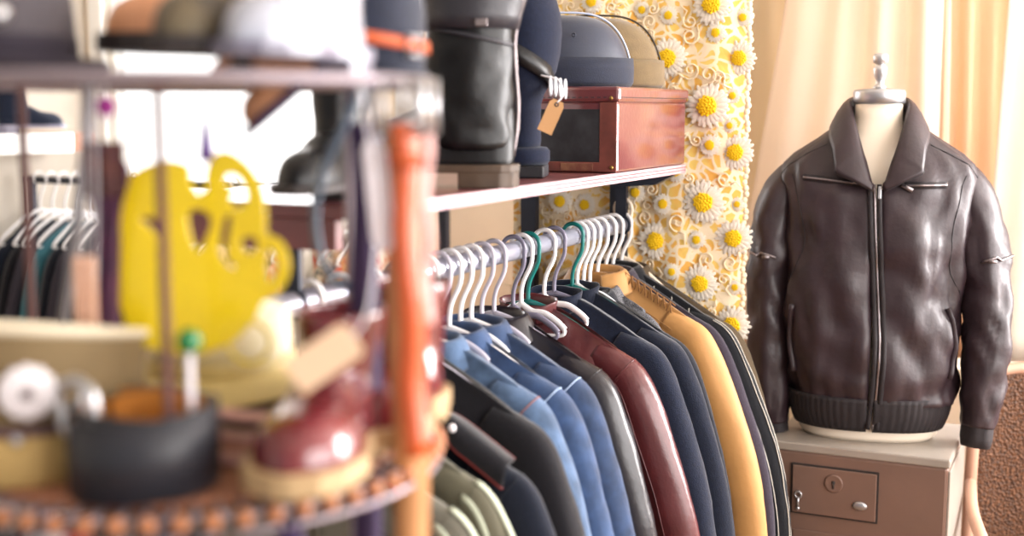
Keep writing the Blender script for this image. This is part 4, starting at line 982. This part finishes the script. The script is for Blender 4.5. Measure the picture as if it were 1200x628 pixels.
# pompom, printed scarf, bead strings and grey strap
px = fp(-.052, -.10, 0)
sv = thing('hanging_scarf', 'plum printed scarf with a magenta pompom hanging from the wire tier', 'scarf', (px.x, px.y, ZT), AZ)
MB().ball((.003, 0, -.025), .0105, 14).build('pompom', 'pompom', sv)
b = MB(); b.tube([(.003, 0, 0), (.003, 0, -.018)], .0015, 6)
for s in (-1, 1): b.tube(spline([(.003, 0, -.034), (.003+s*.012, 0, -.05), (.003+s*.018, 0, -.068)], 4), .0016, 6)
b.build('cord', 'string', sv)
rows = []
for k in range(31):
    z = -.062-.21*k/30; w = .022*sstep(0, .12, k/30)+.004-.013*sstep(.12, .4, k/30); c0 = .0-.008*sstep(.3, .9, k/30)
    rows.append([(c0-w+2*w*j/12, .007*math.sin(j*1.4+k*.15), z) for j in range(13)])
MB().grid(rows).build('cloth', 'scarf', sv, solid=.003)
rows = []
for k in range(13):
    z = -.060-.055*k/12; rows.append([(-.022+.044*j/10, -.006+.005*math.sin(j*1.7), z) for j in range(11)])
MB().grid(rows).build('printed_end', 'scarfbrown', sv, solid=.002)
for i, lat in enumerate((-.078, -.066)):
    p = fp(lat-.0, -.115, 0)
    t = thing('bead_string', ('peach bead string hanging left of the plum scarf', 'peach bead string hanging against the plum scarf')[i], 'beads', (p.x, p.y, ZT), AZ, 'peach bead strings')
    MB().tube([(.012, .0, 0), (.010, 0, -.10), (0, 0, -.30)], .0010, 5).build('thread', 'string', t)
    b = MB()
    for k in range(9): b.lathe([(.001, -.012), (.005, -.011), (.006, 0), (.005, .011), (.001, .012)], 10, (0, 0, -.185-.0262*k*.55))
    b.build('beads', 'peachbead', t)
p = fp(-.082, -.06, 0)
t = thing('strap', 'pale grey strap slanting down behind the khaki cap from the wire tier', 'strap', (p.x, p.y, ZT), AZ)
MB().strap(spline([(.004, 0, 0), (-.006, 0, -.09), (-.022, 0, -.19), (-.042, .0, -.285)], 8), .011, .003, (1, 0, 0)).build('webbing', 'greystrap', t)
MB().ring((-.043, 0, -.292), .008, .002, 18, 6, 'y').build('end_ring', 'silver', t)

# loop of blue-grey cord
p = fp(.172, -.05, 0)
t = thing('cord_loop', 'blue-grey cord loop hanging from the wire tier before the black boot', 'cord', (p.x, p.y, ZT), AZ)
MB().tube(spline([(.03, 0, .006), (.012, 0, -.04), (-.010, 0, -.085), (-.022, 0, -.135), (-.016, .0, -.185), (.004, 0, -.212), (.030, 0, -.205), (.046, 0, -.15), (.046, 0, -.07), (.032, 0, .004)], 6), .0048, 8).build('cord', 'bluegrey', t)
# white tag
p = fp(.226, -.13, 0)
t = thing('price_tag', 'long white rounded tag hanging between the cord loop and the belts', 'tag', (p.x, p.y, ZT), AZ)
MB().prism([(.012*math.cos(a)+.0, (.040 if math.sin(a) > 0 else -.040)*1+.012*math.sin(a)*1.3) for a in [2*PI*(k+.5)/28 for k in range(28)]], lambda q, k: (q[0]+.0+.10*-q[1]*.9, .002*k, q[1]-.112)).build('card', 'whitetag', t, smooth=False)
MB().tube(spline([(-.004, .001, .004), (-.005, .001, -.03), (-.004, .001, -.062)], 4), .0012, 6).build('string', 'string', t)

# hanging belts
def belt(label, lat, fwd, L, w, m, top=ZT+.004, bm='silver', buckle=True, lean=0.0, wid=(1, .35, 0), mi=None):
    p = fp(lat, fwd, 0)
    t = thing('hanging_belt', label, 'belt', (p.x, p.y, top), AZ, 'belts hung on the wire tier')
    pts = [(lean*k/20+.002*math.sin(k*.7), .004*math.sin(k*.5), -.045-L*k/20) for k in range(21)]
    MB().strap(pts, w, .004, wid).build('strap', m, t)
    if buckle:
        b = MB(); 
        q = [(-w*.75, 0, -.055), (-w*.75, 0, -.004), (w*.75, 0, -.004), (w*.75, 0, -.055)]
        b.tube(q, .0045, 8, True); b.tube([(-w*.75, 0, -.044), (w*.75, 0, -.044)], .003, 6); b.tube([(0, 0, -.044), (0, -.004, -.002)], .0026, 6)
        b.build('buckle', bm, t)
        MB().strap([(0, -.003, -.075), (0, -.006, -.080), (0, -.003, -.088)], w*1.1, .003, (1, 0, 0)).build('keeper', m, t)
    else: MB().tube(spline([(0, 0, -.05), (0, -.004, -.02), (0, 0, .004), (0, .008, -.01)], 4), .0018, 6).build('hook', 'silver', t)
    return t
belt('wide orange leather belt hanging in front, silver buckle on the wire tier', .252, -.145, .33, .026, 'orange', lean=.010)
belt('longest tan leather belt, hanging behind the orange belt', .246, -.105, .60, .036, 'tanbelt', lean=.010, bm='brass')
belt('narrow pale pink belt hanging at the outer edge of the orange belt', .272, -.13, .20, .012, 'pinkbelt')
belt('deep purple fabric belt hanging between the white tag and the orange belt', .205, -.075, .56, .030, 'purplebelt', buckle=False)

# things on the wire tier
gh = thing('felt_hat', 'grey felt hat with a dark flat brim at the left of the wire tier', 'hat', fp(-.160, -.08, ZT+.0065), AZ)
MB().lathe([(.060, .004), (.100, .004), (.106, .007), (.106, .014), (.100, .016), (.060, .016)], 44).build('brim', 'greybrim', gh)
MB().lathe([(.074, .012), (.075, .045), (.071, .085), (.060, .10), (.02, .096), (.001, .094)], 40).build('crown', 'greyfelt', gh)
MB().lathe([(.0755, .016), (.077, .018), (.0768, .036), (.0752, .038)], 40, caps=(False, False)).build('ribbon', 'greybrim', gh)
MB().lathe([(.001, 0), (.010, .001), (.012, .006), (.006, .012), (.001, .012)], 14).build('pin', 'silver', gh, loc=(.03, -.072, .055), rot=(PI/2, 0, .3))
zt = ZT+.0065
shoe('leather_shoe', 'peach tan leather shoe with thick dark sole on the wire tier', fp(.052, .10, zt), AZ+PI+.75, 'tanshoe', 'darksole', w=.045, Ls=.24, laces='darksole', heelh=.03, soleh=.020)
shoe('leather_shoe', 'olive camouflage shoe with a dark sole between the tan and silver shoes', fp(.088, -.035, zt), AZ+PI+1.25, 'olivecamo', 'darksole', w=.043, Ls=.23, laces='tansole', heelh=.022, soleh=.016)
shoe('ankle_boot', 'shiny silver-white leather boot on the wire tier beside the navy hat', fp(.160, -.075, zt), AZ+PI+1.2, 'patent', 'greyplastic', shaft=.15, w=.044, Ls=.215, laces='string', heelh=.018, soleh=.014, cat='boot')
hs = shoe('leather_shoe', 'brown pointed shoe dangling toe-down under the wire tier', fp(.130, -.055, 1.700), AZ+PI+.1, 'tanshoe', 'purplebelt', w=.026, Ls=.115, heelh=.012, soleh=.008, tilt=(0, .70), toe_h=.6)
MB().tube(spline([(-.035, 0, .05), (-.04, 0, .07), (-.034, .0, .10)], 4), .0012, 6).build('string', 'string', hs)
nh = thing('bowler_hat', 'tall navy felt bowler hat with an orange leather band on the wire tier', 'hat', fp(.176, .12, zt), AZ)
MB().lathe([(.070, .0), (.078, .003), (.080, .03), (.080, .075), (.076, .105), (.064, .13), (.042, .146), (.015, .152), (.001, .153)], 40).build('crown', 'navyfelt', nh)
b = MB().strap([(.0825*math.cos(2*PI*k/48), .0825*math.sin(2*PI*k/48), .048-.012*math.cos(2*PI*k/48)) for k in range(48)], .013, .004, (0, 0, 1), closed=True); bd = b.build('band', 'orange', nh)
ba = -.62
b = MB(); cpt = Vector((.087*math.cos(ba), .087*math.sin(ba), .036))
tx = Vector((-math.sin(ba), math.cos(ba), 0))
b.tube([cpt+tx*-.012+Vector((0, 0, -.011)), cpt+tx*.012+Vector((0, 0, -.011)), cpt+tx*.012+Vector((0, 0, .011)), cpt+tx*-.012+Vector((0, 0, .011))], .003, 6, True)
b.build('buckle', 'silver', bd)
MB().lathe([(.070, .002), (.083, .002), (.0855, .005), (.084, .009), (.078, .009)], 40).build('brim', 'navyfelt', nh)
#%%
# ------------------------------------------------------------------ light and camera
W = bpy.data.worlds.new('World'); SC.world = W; W.use_nodes = True
bg = W.node_tree.nodes['Background']; bg.inputs[1].default_value = 1.0
wn = W.node_tree.nodes; wl_ = W.node_tree.links
tcw = wn.new('ShaderNodeTexCoord'); sep = wn.new('ShaderNodeSeparateXYZ'); mr = wn.new('ShaderNodeMapRange')   # bright sky on the window side
mr.inputs['From Min'].default_value = -.5; mr.inputs['From Max'].default_value = .6; mr.inputs['To Min'].default_value = .45; mr.inputs['To Max'].default_value = 2.1
vm = wn.new('ShaderNodeVectorMath'); vm.operation = 'SCALE'; vm.inputs[0].default_value = (1, .975, .955)
wl_.new(tcw.outputs['Generated'], sep.inputs[0]); wl_.new(sep.outputs['Y'], mr.inputs['Value']); wl_.new(mr.outputs[0], vm.inputs['Scale']); wl_.new(vm.outputs[0], bg.inputs[0])
def area(name, loc, tgt, sx, sy, power, col=(1, 1, 1)):
    l = bpy.data.lights.new(name, 'AREA'); l.shape = 'RECTANGLE'; l.size = sx; l.size_y = sy; l.energy = power; l.color = col
    o = bpy.data.objects.new(name, l); COL.objects.link(o); o.location = loc
    o.rotation_euler = (Vector(tgt)-Vector(loc)).to_track_quat('-Z', 'Y').to_euler(); return o
area('window_daylight_right', (2.6, 1.3, 1.8), (-1.0, 2.3, 1.2), 3.4, 1.7, 130, (1, .96, .94))
area('window_daylight_left', (-3.1, 3.98, 1.95), (-1.5, 1.8, 1.4), 1.2, 1.4, 22, (1, .98, 1))
area('window_daylight_back', (-.2, 4.06, 1.8), (-.3, 3, 1.5), 1.5, 1.7, 16, (1, .95, .90))
area('window_daylight_corner', (1.65, 3.97, 1.85), (-.9, 2.2, 1.2), 1.3, 1.6, 200, (1, .97, .97))  # lamp added at the made-up corner window to edge-light the sleeves
cam = bpy.data.cameras.new('camera'); co = bpy.data.objects.new('camera', cam); COL.objects.link(co)
co.location = (0, 0, 1.70); co.rotation_euler = (math.radians(90-7.31), 0, math.radians(25.26))
cam.sensor_width = 36; cam.lens = 1450/1200*36; cam.clip_start = .02
cam.dof.use_dof = True; cam.dof.focus_distance = 2.72; cam.dof.aperture_fstop = 1.55
SC.camera = co
SC.view_settings.view_transform = 'Standard'; SC.view_settings.look = 'None'; SC.view_settings.exposure = .5; SC.view_settings.gamma = 1
SC.view_settings.use_curve_mapping = False
SC.cycles.use_denoising = True
SC.cycles.max_bounces = 8; SC.cycles.diffuse_bounces = 4; SC.cycles.sample_clamp_indirect = 6
SC.cycles.caustics_reflective = False; SC.cycles.caustics_refractive = False
